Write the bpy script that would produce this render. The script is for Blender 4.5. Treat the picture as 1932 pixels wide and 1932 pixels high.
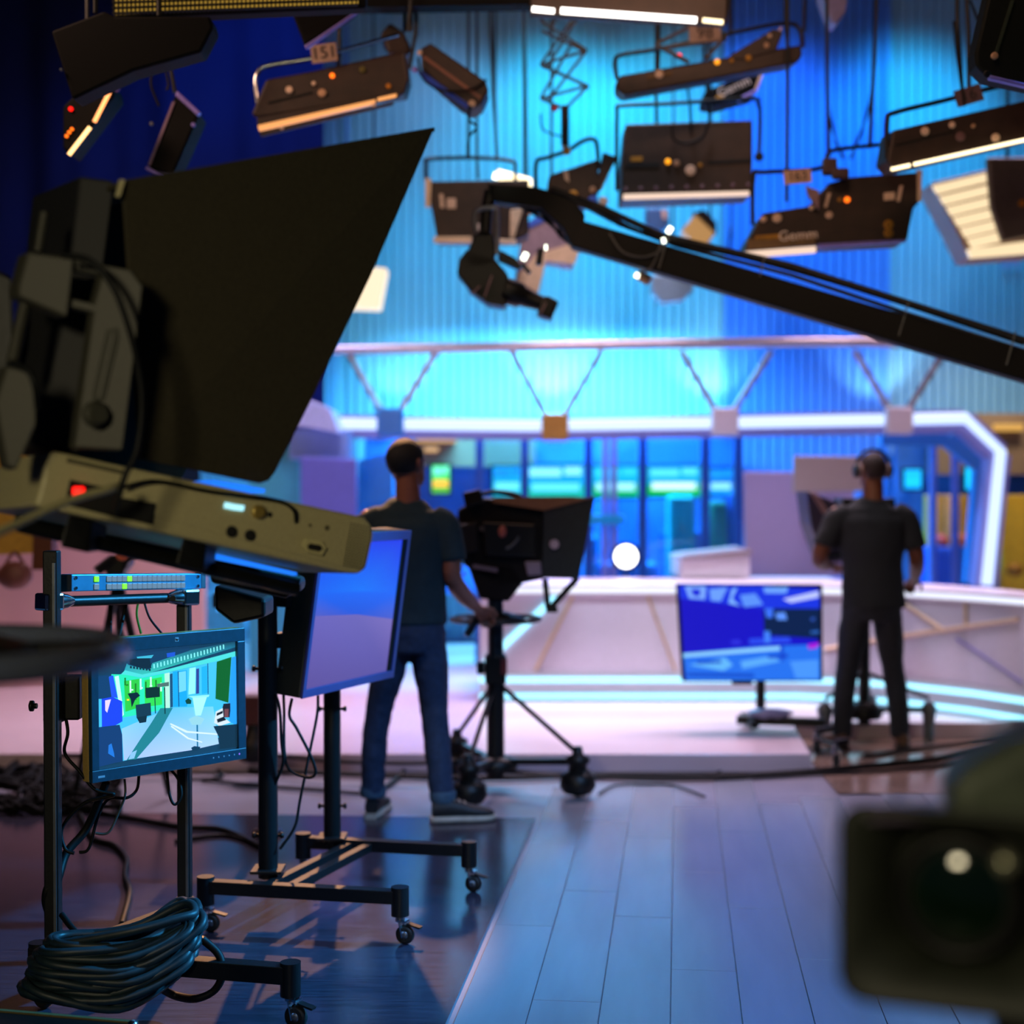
import bpy, bmesh, math, random
from mathutils import Vector, Matrix, Euler
V = Vector
random.seed(7)
sc = bpy.context.scene
for o in list(bpy.data.objects):
    bpy.data.objects.remove(o)

# ------------------------------------------------------------------ camera
FPX, CX, CY, CAMH = 2800.0, 966.0, 966.0, 1.51
PITCH = math.atan(38.0 / FPX)
CAM = V((0, 0, CAMH))
RT = V((1, 0, 0)); FW = V((0, math.cos(PITCH), -math.sin(PITCH))); UP = V((0, math.sin(PITCH), math.cos(PITCH)))
cd = bpy.data.cameras.new('studio_view'); cam = bpy.data.objects.new('studio_view', cd)
sc.collection.objects.link(cam); sc.camera = cam
cam.location = CAM; cam.rotation_euler = (math.pi / 2 - PITCH, 0, 0)
cd.sensor_width = 36; cd.sensor_fit = 'HORIZONTAL'; cd.lens = 36 * FPX / 1932; cd.clip_start = 0.05
cd.dof.use_dof = True; cd.dof.focus_distance = 4.35; cd.dof.aperture_fstop = 1.38; cd.dof.aperture_blades = 0

# ------------------------------------------------------------------ world, exposure
w = bpy.data.worlds.new('studio_dark'); sc.world = w; w.use_nodes = True
w.node_tree.nodes['Background'].inputs[0].default_value = (0.10, 0.16, 0.42, 1)
w.node_tree.nodes['Background'].inputs[1].default_value = 0.05
sc.view_settings.view_transform = 'Standard'; sc.view_settings.look = 'None'
sc.view_settings.exposure = 0.18; sc.view_settings.gamma = 1.0; sc.view_settings.use_curve_mapping = False

def P(x, y, d):
    return CAM + FW * d + RT * ((x - CX) / FPX * d) + UP * ((CY - y) / FPX * d)
def G(x, y, z=0.0):
    r = FW + RT * ((x - CX) / FPX) + UP * ((CY - y) / FPX)
    t = (z - CAMH) / r.z
    return CAM + r * t
def M_(px, d):
    return px / FPX * d

# ------------------------------------------------------------------ lamps of the studio grid and added fills
def spot(name, loc, target, power, col, ang=60, blend=0.6, size=0.15):
    l = bpy.data.lights.new(name, 'SPOT'); l.energy = power; l.color = col
    l.spot_size = math.radians(ang); l.spot_blend = blend; l.shadow_soft_size = size
    o = bpy.data.objects.new(name, l); sc.collection.objects.link(o)
    o.location = loc; o.rotation_euler = (V(target) - V(loc)).to_track_quat('-Z', 'Y').to_euler()
    return o
def area(name, loc, target, power, col, sx=0.6, sy=0.6, spread=math.pi):
    l = bpy.data.lights.new(name, 'AREA'); l.energy = power; l.color = col
    l.shape = 'RECTANGLE'; l.size = sx; l.size_y = sy; l.spread = spread
    o = bpy.data.objects.new(name, l); sc.collection.objects.link(o)
    o.location = loc; o.rotation_euler = (V(target) - V(loc)).to_track_quat('-Z', 'Y').to_euler()
    return o
PINK = (1.0, 0.72, 0.86); LILAC = (0.72, 0.62, 1.0); CYANL = (0.02, 0.62, 1.0); BLUEL = (0.08, 0.22, 1.0)
# wash over the stage floor (softlights hung from the grid above the picture)
area('stage_softlight', (-1.6, 10.4, 5.6), (-1.8, 9.4, 0), 82, PINK, 1.6, 0.8, 1.35)
area('stage_softlight', (0.9, 10.6, 5.6), (0.6, 9.6, 0), 65, PINK, 1.6, 0.8, 1.35)
area('stage_softlight', (3.4, 10.4, 5.6), (2.8, 9.5, 0), 57, PINK, 1.6, 0.8, 1.35)
area('newsroom_fill', (0.4, 12.7, 3.2), (0.4, 13.2, 0.6), 420, (0.12, 0.6, 1.0), 2.2, 0.3, 2.6)  # unseen cyan fill added to brighten the newsroom
area('newsroom_fill', (4.2, 12.5, 3.2), (4.0, 13.2, 0.6), 32, (1.0, 0.8, 0.55), 1.2, 0.3, 2.4)  # unseen warm fill added for the partitions on the right
spot('desk_front_fill', (0.5, 7.3, 6.3), (0.9, 10.0, 0.45), 850, (0.82, 0.84, 1.0), 46, 0.9, 0.3)  # unseen front fill added to lift the desk panels
# unseen blue fill added for the plank floor in front
spot('floor_blue_fill', (2.1, 1.9, 4.9), (0.95, 5.3, 0), 1250, (0.20, 0.47, 1.0), 46, 0.8, 0.3)
spot('drape_blue_fill', (-1.7, 9.6, 6.2), (-1.9, 11.6, 3.9), 190, (0.08, 0.30, 1.0), 75, 0.9, 0.2)  # unseen blue fill added to lighten the drape
# colour on the corrugated wall
for px, pw, c in ((1060, 400, CYANL), (1260, 260, CYANL), (820, 110, (0.25, 0.55, 1.0)), (1500, 300, (0.03, 0.34, 1.0)), (1800, 340, CYANL)):
    b = P(px, 150, 12.6); spot('wall_colour_spot', (b.x, 12.4, 6.2), (b.x, 14.0, 4.3), pw, c, 75, 0.9, 0.2)
for px, pw, c in ((700, 140, CYANL), (1100, 210, CYANL), (1480, 100, (0.04, 0.36, 1.0)), (1840, 70, (0.55, 0.72, 1.0))):
    b = P(px, 500, 12.2); spot('wall_colour_spot', (b.x, 12.0, 5.7), (b.x, 14.0, 2.6), pw, c, 60, 0.9, 0.2)
# warm work light from the aisle on the left, behind the photographer
area('aisle_work_light', (-1.3, -1.6, 2.5), (-0.5, 3.2, 1.5), 16.0, (1.0, 0.86, 0.55), 0.6, 0.6, 1.5)
spot('side_blue_spot', (3.4, 5.4, 3.6), (-1.0, 4.6, 0.6), 2900, (0.05, 0.46, 1.0), 32, 0.8, 0.12)
spot('stage_back_spot', (-1.15, 11.0, 5.9), (-0.80, 5.05, 0), 4200, (1.0, 0.48, 0.20), 11, 0.4, 0.06)
# warm spill high up between the lamps
area('grid_work_light', (0.8, 4.6, 4.6), (1.0, 8.2, 3.4), 17, (1.0, 0.56, 0.36), 0.8, 0.4, 2.6)
area('grid_work_light', (-2.6, 5.0, 4.2), (-1.2, 7.0, 3.4), 26, (1.0, 0.6, 0.40), 0.5, 0.4, 2.6)

# ------------------------------------------------------------------ materials
def lin(c):
    if isinstance(c, str):
        c = c.lstrip('#'); c = [int(c[i:i + 2], 16) / 255 for i in (0, 2, 4)]
        c = [x / 12.92 if x <= 0.04045 else ((x + 0.055) / 1.055) ** 2.4 for x in c]
    return tuple(c[:3])
MATS = {}
def mat(name, col=(0.5, 0.5, 0.5), rough=0.5, metal=0.0, var=0.12, scale=30.0, bump=0.0, emit=None, strength=0.0,
        stretch=(1, 1, 1), coat=0.0, trans=0.0, alpha=1.0, spec=0.5):
    if name in MATS: return MATS[name]
    m = bpy.data.materials.new(name); m.use_nodes = True
    nt = m.node_tree; b = nt.nodes['Principled BSDF']; col = lin(col)
    b.inputs['Roughness'].default_value = rough; b.inputs['Metallic'].default_value = metal
    tc = nt.nodes.new('ShaderNodeTexCoord'); mp = nt.nodes.new('ShaderNodeMapping'); mp.inputs['Scale'].default_value = stretch
    n = nt.nodes.new('ShaderNodeTexNoise'); n.inputs['Scale'].default_value = scale; n.inputs['Detail'].default_value = 4
    nt.links.new(tc.outputs['Object'], mp.inputs['Vector']); nt.links.new(mp.outputs[0], n.inputs['Vector'])
    r = nt.nodes.new('ShaderNodeValToRGB')
    r.color_ramp.elements[0].position = 0.3; r.color_ramp.elements[1].position = 0.7
    r.color_ramp.elements[0].color = (*[max(0, x * (1 - var)) for x in col], 1)
    r.color_ramp.elements[1].color = (*[min(1, x * (1 + var)) for x in col], 1)
    nt.links.new(n.outputs['Fac'], r.inputs['Fac']); nt.links.new(r.outputs['Color'], b.inputs['Base Color'])
    if bump:
        bp = nt.nodes.new('ShaderNodeBump'); bp.inputs['Strength'].default_value = bump; bp.inputs['Distance'].default_value = 0.01
        nt.links.new(n.outputs['Fac'], bp.inputs['Height']); nt.links.new(bp.outputs[0], b.inputs['Normal'])
    if emit is not None:
        b.inputs['Emission Color'].default_value = (*lin(emit), 1); b.inputs['Emission Strength'].default_value = strength
    b.inputs['Specular IOR Level'].default_value = spec
    if coat: b.inputs['Coat Weight'].default_value = coat
    if trans: b.inputs['Transmission Weight'].default_value = trans
    if alpha < 1: b.inputs['Alpha'].default_value = alpha
    MATS[name] = m
    return m
def led(name, col, strength):
    return mat(name, '#202020', 0.4, emit=col, strength=strength, var=0.0)
BLACK = mat('black_plastic', '#0b0c0b', 0.45, var=0.25, scale=60, bump=0.04, spec=0.3)
BLKMET = mat('black_powder_coat', '#0d0f11', 0.42, 0.0, var=0.2, scale=90, bump=0.05, spec=0.35)
RUBBER = mat('black_rubber', '#0c0d0d', 0.6, var=0.3, scale=40)
CABLE = mat('black_cable_jacket', '#07090a', 0.55, var=0.3, scale=25, spec=0.2)
CHROME = mat('chrome', '#c8ccd2', 0.18, 1.0, var=0.05)
STEEL = mat('grey_steel', '#6f747c', 0.4, 0.8)
LAMPBODY = mat('brown_black_lamp_housing', '#2f1f19', 0.5, 0.2, var=0.3, scale=14, bump=0.03)
LAMPEDGE = mat('cream_reflector_edge', '#e8c8a8', 0.35, 0.1)
LAMPBEIGE = mat('beige_lamp_shell', '#b98f70', 0.5)
LAMPDARK = mat('black_lamp_shell', '#050506', 0.7, spec=0.12)
STICKER = mat('pale_sticker', '#d9b8a0', 0.6)
YSTICK = mat('yellow_sticker', '#b07a14', 0.6)
LEDORANGE = led('orange_indicator', '#ff6a10', 2.2)
LEDRED = led('red_indicator', '#ff0a05', 2.2)
LEDGREEN = led('green_button_light', '#78e818', 1.3)
TUBEWARM = led('lit_warm_tube', '#ffe6b4', 2.6)
TUBEWHITE = led('lit_white_tube', '#fff6ee', 4.0)

# ------------------------------------------------------------------ scene graph helpers
RM = {}
def link(o):
    sc.collection.objects.link(o); return o
def tag(o, label=None, cat=None, group=None, kind=None):
    if label: o['label'] = label
    if cat: o['category'] = cat
    if group: o['group'] = group
    if kind: o['kind'] = kind
    return o
def thing(name, label, cat, loc=(0, 0, 0), group=None, rot=None):
    o = bpy.data.objects.new(name, None); link(o); o.empty_display_size = 0.1
    m = Matrix.Translation(V(loc))
    if rot is not None: m = m @ rot.to_4x4()
    o.matrix_basis = m; RM[o.name] = m
    return tag(o, label, cat, group)
def rootm(o):
    while o is not None:
        if o.name in RM: return RM[o.name]
        o = o.parent
    return Matrix.Identity(4)
class MB:
    def __init__(s): s.v = []; s.f = []; s.sm = []
    def add(s, vs, fs, smooth=False):
        k = len(s.v); s.v += [V(q) for q in vs]
        s.f += [tuple(i + k for i in f) for f in fs]; s.sm += [smooth] * len(fs); return s
    def box(s, c, size, R=None):
        h = V(size) / 2; c = V(c); vs = []
        for x in (-1, 1):
            for y in (-1, 1):
                for z in (-1, 1):
                    q = V((x * h.x, y * h.y, z * h.z)); vs.append(c + (R @ q if R else q))
        return s.add(vs, [(0, 1, 3, 2), (4, 6, 7, 5), (0, 4, 5, 1), (2, 3, 7, 6), (0, 2, 6, 4), (1, 5, 7, 3)])
    def bar(s, p, q, wid, hei=None, up=(0, 0, 1)):
        p = V(p); q = V(q); hei = hei or wid; z = (q - p)
        L = z.length; z.normalize(); x = V(up).cross(z)
        if x.length < 1e-4: x = V((1, 0, 0)).cross(z)
        x.normalize(); y = z.cross(x)
        R = Matrix((x, y, z)).transposed()
        return s.box((p + q) / 2, (wid, hei, L), R)
    def rings(s, rs, cap=True, smooth=True, closed=False):
        k = len(rs[0]); vs = [q for r in rs for q in r]; fs = []; n = len(rs)
        for i in range(n if closed else n - 1):
            j = (i + 1) % n
            for a in range(k):
                b = (a + 1) % k; fs.append((i * k + a, i * k + b, j * k + b, j * k + a))
        s.add(vs, fs, smooth)
        if cap and not closed:
            s.add(rs[0], [tuple(reversed(range(k)))]); s.add(rs[-1], [tuple(range(k))])
        return s
    def tube(s, pts, r, n=8, cap=True, closed=False, ell=None):
        pts = [V(p) for p in pts]; rs = []; m = len(pts)
        rr = r if isinstance(r, (list, tuple)) else [r] * m
        ref = None
        for i, p in enumerate(pts):
            if closed: t = pts[(i + 1) % m] - pts[i - 1]
            else: t = pts[min(i + 1, m - 1)] - pts[max(i - 1, 0)]
            if t.length < 1e-9: t = V((0, 0, 1))
            t.normalize()
            if ref is None:
                ref = t.orthogonal().normalized()
            ref = (ref - t * ref.dot(t))
            if ref.length < 1e-6: ref = t.orthogonal()
            ref.normalize(); b = t.cross(ref)
            rs.append([p + (ref * math.cos(a) + b * math.sin(a)) * rr[i] for a in [2 * math.pi * k / n for k in range(n)]])
        return s.rings(rs, cap, True, closed)
    def cyl(s, p, q, r0, r1=None, n=16):
        p = V(p); q = V(q); r1 = r0 if r1 is None else r1
        t = (q - p).normalized(); x = t.orthogonal().normalized(); y = t.cross(x)
        rs = [[c + (x * math.cos(a) + y * math.sin(a)) * r for a in [2 * math.pi * k / n for k in range(n)]] for c, r in ((p, r0), (q, r1))]
        return s.rings(rs)
    def lathe(s, c, axis, prof, n=24):
        c = V(c); t = V(axis).normalized(); x = t.orthogonal().normalized(); y = t.cross(x)
        return s.rings([[c + t * h + (x * math.cos(a) + y * math.sin(a)) * r for a in [2 * math.pi * k / n for k in range(n)]] for h, r in prof])
    def plate(s, poly, th):
        poly = [V(p) for p in poly]; th = V(th); n = len(poly)
        vs = poly + [p + th for p in poly]
        fs = [tuple(range(n)), tuple(range(2 * n - 1, n - 1, -1))]
        fs += [(i, n + i, n + (i + 1) % n, (i + 1) % n) for i in range(n)]
        return s.add(vs, fs)
    def quad(s, a, b, c, d): return s.add([a, b, c, d], [(0, 1, 2, 3)])
    def ball(s, c, r, nu=14, nv=9):
        c = V(c); r = V(r) if not isinstance(r, (int, float)) else V((r, r, r))
        rs = []
        for i in range(nv):
            th = math.pi * (i + 0.02 if i == 0 else (i - 0.02 if i == nv - 1 else i)) / (nv - 1)
            rs.append([c + V((r.x * math.sin(th) * math.cos(a), r.y * math.sin(th) * math.sin(a), -r.z * math.cos(th))) for a in [2 * math.pi * k / nu for k in range(nu)]])
        return s.rings(rs)
    def build(s, name, material, parent=None, local=False, bevel=0.0, seg=2, fix=True, label=None):
        me = bpy.data.meshes.new(name); inv = rootm(parent).inverted()
        vs = s.v if local else [inv @ q for q in s.v]
        me.from_pydata([tuple(q) for q in vs], [], s.f)
        for p, sm in zip(me.polygons, s.sm): p.use_smooth = sm
        if fix:
            bm = bmesh.new(); bm.from_mesh(me); bmesh.ops.recalc_face_normals(bm, faces=bm.faces); bm.to_mesh(me); bm.free()
        me.materials.append(material)
        o = bpy.data.objects.new(name, me); link(o)
        if parent is not None: o.parent = parent
        if bevel:
            md = o.modifiers.new('edge', 'BEVEL'); md.width = bevel; md.segments = seg; md.limit_method = 'ANGLE'; md.angle_limit = 0.7
        if label: o['label'] = label
        return o
def single(mb, name, material, label, cat, group=None, **k):
    """a thing that is one mesh, with its origin on its own base"""
    c = sum(mb.v, V()) / len(mb.v); z = min(q.z for q in mb.v); c.z = z
    mb.v = [q - c for q in mb.v]
    o = mb.build(name, material, **k); o.location = c
    return tag(o, label, cat, group)
def struct(mb, name, material, **k):
    o = mb.build(name, material, **k); o['kind'] = 'structure'; return o
def pp(pts, d):
    """pixel list -> points; d number or function of x"""
    return [P(x, y, d(x) if callable(d) else d) for x, y in pts]
def lerpd(x0, d0, x1, d1): return lambda x: d0 + (d1 - d0) * (x - x0) / (x1 - x0)
def smoothpts(pts, n=8, closed=False):
    pts = [V(p) for p in pts]; out = []; m = len(pts)
    rng = range(m) if closed else range(m - 1)
    for i in rng:
        if closed: p0, p1, p2, p3 = pts[i - 1], pts[i], pts[(i + 1) % m], pts[(i + 2) % m]
        else: p0, p1, p2, p3 = pts[max(i - 1, 0)], pts[i], pts[i + 1], pts[min(i + 2, m - 1)]
        for k in range(n):
            t = k / n
            out.append(0.5 * ((2 * p1) + (p2 - p0) * t + (2 * p0 - 5 * p1 + 4 * p2 - p3) * t * t + (3 * p1 - p0 - 3 * p2 + p3) * t ** 3))
    if not closed: out.append(pts[-1])
    return out
def rrect(c, ax, ay, hx, hy, r, n=4):
    c = V(c); pts = []
    for sx, sy, a0 in ((1, 1, 0), (-1, 1, 90), (-1, -1, 180), (1, -1, 270)):
        for k in range(n + 1):
            a = math.radians(a0 + 90 * k / n)
            pts.append(c + ax * (sx * (hx - r) + r * math.cos(a)) + ay * (sy * (hy - r) + r * math.sin(a)))
    return pts
def text(s, px, py, d, size, material, parent, roll=0.0, name='lettering', ax=None, ay=None, at=None, ext=0.0006):
    cu = bpy.data.curves.new(name, 'FONT'); cu.body = s; cu.size = size; cu.align_x = 'CENTER'; cu.align_y = 'CENTER'; cu.extrude = ext
    o = bpy.data.objects.new(name, cu); link(o)
    dg = bpy.context.evaluated_depsgraph_get(); me = bpy.data.meshes.new_from_object(o.evaluated_get(dg))
    bpy.data.objects.remove(o); bpy.data.curves.remove(cu)
    c = at if at is not None else P(px, py, d)
    ax = ax or (RT * math.cos(roll) + UP * math.sin(roll)); ay = ay or (-RT * math.sin(roll) + UP * math.cos(roll))
    az = ax.cross(ay).normalized(); inv = rootm(parent).inverted()
    for v in me.vertices: v.co = inv @ (c + ax * v.co.x + ay * v.co.y + az * v.co.z)
    me.materials.clear(); me.materials.append(material); me.name = name
    o = bpy.data.objects.new(name, me); link(o); o.parent = parent
    return o
def colmat(name, strength):
    if name in MATS: return MATS[name]
    m = bpy.data.materials.new(name); m.use_nodes = True; nt = m.node_tree; b = nt.nodes['Principled BSDF']
    a = nt.nodes.new('ShaderNodeAttribute'); a.attribute_name = 'Col'
    b.inputs['Base Color'].default_value = (0.01, 0.01, 0.012, 1); b.inputs['Roughness'].default_value = 0.25
    nt.links.new(a.outputs['Color'], b.inputs['Emission Color']); b.inputs['Emission Strength'].default_value = strength
    MATS[name] = m; return m
def screen(name, BL, BR, TR, TL, shapes, parent, strength=1.0, mname='lit_screen', off=0.0005):
    """flat picture of coloured patches on a screen; shapes: (list of (u,v), colour or list of colours)"""
    n = (BR - BL).cross(TL - BL).normalized()
    vs, fs, cs = [], [], []; inv = rootm(parent).inverted()
    for i, (poly, col) in enumerate(shapes):
        k = len(vs)
        for u, v in poly:
            u = min(max(u, 0), 1); v = min(max(v, 0), 1)
            q = BL * (1 - u) * (1 - v) + BR * u * (1 - v) + TR * u * v + TL * (1 - u) * v
            vs.append(inv @ (q + n * off * (i * 0.12 + 1)))
        cc = col if isinstance(col, list) else [col] * len(poly)
        cs += [(*lin(c), 1) for c in cc]; fs.append(tuple(range(k, k + len(poly))))
    me = bpy.data.meshes.new(name); me.from_pydata([tuple(q) for q in vs], [], fs)
    at = me.color_attributes.new('Col', 'FLOAT_COLOR', 'POINT')
    for i, c in enumerate(cs): at.data[i].color = c
    me.materials.append(colmat(mname, strength))
    o = bpy.data.objects.new(name, me); link(o)
    if parent is not None: o.parent = parent
    return o
def rect(u0, v0, u1, v1): return [(u0, v0), (u1, v0), (u1, v1), (u0, v1)]
# ================================================================== the setting
A = math.radians(6.4); U = V((math.sin(A), math.cos(A), 0)); W = V((math.cos(A), -math.sin(A), 0))
FLOORM = mat('grey_vinyl_floor', '#7d7a86', 0.34, var=0.10, scale=3, bump=0.0, stretch=(1, 1, 1))
PLANKM = mat('pale_vinyl_plank', '#787b86', 0.22, var=0.07, scale=9, stretch=(1, 0.15, 1))
MATM = mat('dark_wood_grain_vinyl', '#302e3c', 0.20, var=0.4, scale=26, stretch=(0.25, 3, 1), bump=0.03)
STAGEM = mat('white_gloss_stage', '#c2b0ba', 0.2, var=0.04, scale=3)
BROWNF = mat('brown_tile_floor', '#7a6458', 0.14, var=0.2, scale=4)
f = MB(); f.box((0, 7, -0.056), (16, 18, 0.10)); struct(f, 'floor', FLOORM)
floor = bpy.data.objects['floor']
# planks
c0 = G(1010, 1545); c0.z = 0
pm = MB(); PWD, PL = 0.2045, 1.22
pm.box((0, 0, -0.003), (PWD - 0.0028, PL - 0.0028, 0.006))
plank0 = pm.build('plank', PLANKM, local=True, bevel=0.0012, seg=1)
plank0.parent = floor
first = True
for i in range(17):
    offs = [0.15, 0.62, 0.3, 0.95, 0.45, 1.1, 0.05, 0.75][i % 8]
    for j in range(-3, 4):
        c = c0 + W * (PWD * (i + 0.5) + 0.02) + U * (j * PL + offs)
        if c.y < 3.2 or c.y > 8.3: continue
        if c.y > 7.35: continue
        o = plank0 if first else plank0.copy()
        if not first: link(o); o.parent = floor
        o.location = c; o.rotation_euler = (0, 0, -A); first = False
# dark vinyl sheet on the left
mt = MB(); far = G(-260, 1528)
mt.plate([c0, far, far - U * 4.6, c0 - U * 4.6], (0, 0, 0.004)); struct(mt, 'floor_dark_sheet', MATM)
# low white stage with its front edge
ST = 0.1
e0 = G(1530, 1422, ST)
sp = [V((-9, e0.y, 0)), V((e0.x, e0.y, 0)), V((e0.x + 0.10, 9.05, 0)), V((3.2, 9.05, 0)), V((7, 9.05, 0)), V((7, 15.5, 0)), V((-9, 15.5, 0))]
sm_ = MB(); sm_.plate(sp, (0, 0, ST)); struct(sm_, 'floor_stage', STAGEM, bevel=0.006)
bt = MB(); bt.plate([V((e0.x + 0.02, 7.4, 0)), V((7, 7.4, 0)), V((7, 9.04, 0)), V((e0.x + 0.1, 9.04, 0))], (0, 0, 0.003))
struct(bt, 'floor_brown_tile', BROWNF)
# ceiling and dark side
cm = mat('black_ceiling', '#07070a', 0.9)
c = MB(); c.box((0, 7, 6.65), (18, 19, 0.1)); struct(c, 'ceiling', cm)
DRAPE = mat('navy_drape', '#14225e', 0.9, var=0.1, scale=1, spec=0.1)
dr = MB(); pts = []
n = 140; xa, xb = P(-420, 0, 11.6).x, P(612, 0, 11.6).x
for i in range(n + 1):
    x = xa + (xb - xa) * i / n; pts.append((x, 11.6 + 0.05 * math.sin(i * 0.23) + 0.015 * math.sin(i * 0.61)))
vs = [V((x, y, 1.9)) for x, y in pts] + [V((x, y, 6.55)) for x, y in pts]
dr.add(vs, [(i, i + 1, n + 2 + i, n + 1 + i) for i in range(n)], True)
o = struct(dr, 'wall_drape_left', DRAPE, fix=False); md = o.modifiers.new('cloth', 'SOLIDIFY'); md.thickness = 0.01
# corrugated back wall, three sheets
def corrugated(name, x0, x1, z0, z1, y, material, parent=None, pitch=0.088, dep=0.055):
    m = MB(); prof = []; x = x0
    while x < x1:
        for dx, dy in ((0, 0), (0.60, 0), (0.68, 1), (0.90, 1)):
            if x + dx * pitch <= x1: prof.append((x + dx * pitch, y + dy * dep))
        x += pitch
    prof.append((x1, y)); k = len(prof)
    vs = [V((a, b, z0)) for a, b in prof] + [V((a, b, z1)) for a, b in prof]
    m.add(vs, [(i, i + 1, k + i + 1, k + i) for i in range(k - 1)])
    o = m.build(name, material, parent, fix=False)
    md = o.modifiers.new('sheet', 'SOLIDIFY'); md.thickness = 0.004; md.offset = 1
    return o
WY = 14.0
WCY = mat('cyan_painted_sheet', '#86b6c6', 0.5, var=0.05, scale=2)
WBL = mat('royal_blue_sheet', '#4a82dc', 0.5, var=0.05, scale=2)  # middle sheet, a stronger blue than its neighbours
WGR = mat('pale_blue_painted_sheet', '#7fb2d4', 0.5, var=0.05, scale=2)
wx = [P(x, 500, WY).x for x in (380, 640, 1364, 1676, 2500)]
wb = corrugated('wall_back', wx[1], wx[2], 0.1, 6.6, WY, WCY); wb['kind'] = 'structure'
corrugated('wall_sheet', wx[2], wx[3], 0.1, 6.6, WY - 0.05, WBL, wb)
corrugated('wall_sheet', wx[3], wx[4], 0.1, 6.6, WY, WGR, wb)
corrugated('wall_sheet', wx[0], wx[1], 0.1, 6.6, WY - 0.02, WGR, wb)
q = MB(); q.tube([P(606, 300, 13.7), P(606, -200, 13.7)], 0.03); q.build('wall_pipe', mat('blue_pipe', '#5b7fc0', 0.4), wb)
q = MB(); q.tube([P(655, 300, 13.8), P(652, -200, 13.8)], 0.02); q.build('wall_pipe', MATS['blue_pipe'], wb)
# right side wall and left side wall, closing the hall outside the picture
sw = mat('dark_side_wall', '#20264a', 0.8)
q = MB(); q.box((6.9, 7.2, 3.3), (0.1, 17, 6.6)); struct(q, 'wall_right', sw)
q = MB(); q.box((-6.6, 7.2, 3.3), (0.1, 17, 6.6)); struct(q, 'wall_left', sw)

# ------------------------------------------------------------------ portal with glowing edge, trusses
PD = 11.6
LEDWH = led('pale_blue_light_tube', '#b9cdf8', 1.5)
LEDBL = led('cyan_light_strip', '#8fdcf6', 1.9)
WHITEP = mat('white_set_paint', '#cfc8d6', 0.35, var=0.04)
LILACP = mat('lilac_set_panel', '#8d86c8', 0.4, var=0.04)
BLUEP = mat('blue_set_panel', '#3a86d8', 0.4, var=0.04)
po = thing('portal_frame', 'glowing pale blue tubular portal frame spanning the set above the desk', 'portal', V((P(1300, 1000, PD).x, PD, ST)))
path = pp([(560, 770), (608, 799), (1000, 803), (1400, 797), (1822, 789), (1888, 852), (1862, 1104)], PD)
m = MB(); m.tube(path, M_(11, PD), 10); m.build('light_tube', LEDWH, po)
m = MB()
for a, b in zip(path[:-1], path[1:]): m.bar(a + V((0, 0.10, -0.02)), b + V((0, 0.10, -0.02)), 0.12, M_(44, PD))
m.build('carrier_beam', LILACP, po)
path2 = pp([(1660, 826), (1786, 828), (1852, 880), (1834, 1100)], PD + 0.35)
m = MB()
for a, b in zip(path2[:-1], path2[1:]): m.bar(a, b, M_(30, PD), 0.12, up=(0, 1, 0))
m.build('inner_beam', BLUEP, po)
tr = thing('roof_truss', 'white pipe truss with V struts over the portal frame', 'truss', P(1200, 720, PD))
up_ = pp([(628, 660), (900, 656), (1330, 648), (1720, 648), (1990, 690)], PD)
m = MB(); m.tube(smoothpts(up_, 4), M_(10, PD), 10); m.build('top_pipe', mat('silver_pipe', '#bdb2ba', 0.25, 0.6), tr)
nodes = [(737, 797, BLUEP), (1047, 806, mat('tan_bracket', '#a97a35', 0.5)), (1367, 796, WHITEP), (1695, 794, WHITEP)]
for i, (x, y, mm) in enumerate(nodes):
    m = MB(); m.box(P(x, y, PD - 0.06), (M_(50, PD), 0.12, M_(52, PD))); nb = m.build('node_plate', mm, tr, bevel=0.02)
    for dx in (-82, 88):
        m = MB(); m.tube([P(x + (18 if dx > 0 else -18), y - 22, PD), P(x + dx, 662, PD)], M_(6, PD)); m.build('strut', MATS['silver_pipe'], tr)
    # uplight behind the node
    u = thing('uplight', ['small uplight behind the leftmost bracket of the portal', 'small uplight behind the tan bracket of the portal', 'small uplight behind the third bracket from the left of the portal', 'small uplight behind the rightmost bracket of the portal'][i], 'lamp', P(x, 790, 13.4), 'uplights on the corrugated wall')
    m = MB(); m.cyl(P(x, 800, 13.5), P(x, 790, 13.5), 0.05, 0.06); m.build('can', BLKMET, u)
    m = MB(); m.cyl(P(x, 790, 13.5), P(x, 788, 13.5), 0.05); m.build('lens', led('uplight_lens', '#d8f4ff', 6.0), u)
    m = MB(); m.bar(P(x, 796, 13.5), P(x, 796, 13.95), 0.03, 0.03); m.build('bracket', BLKMET, u)
    l = P(x, 772, 13.0)
    spot('uplight_beam', (l.x, 13.5, l.z - 0.02), (l.x, WY, l.z + 0.75), [26, 42, 40, 36][i], [(0.45, 0.9, 1.0), (0.6, 0.95, 1.0), (0.6, 0.93, 1.0), (0.6, 0.93, 1.0)][i], 78, 0.6, 0.05)

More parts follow.
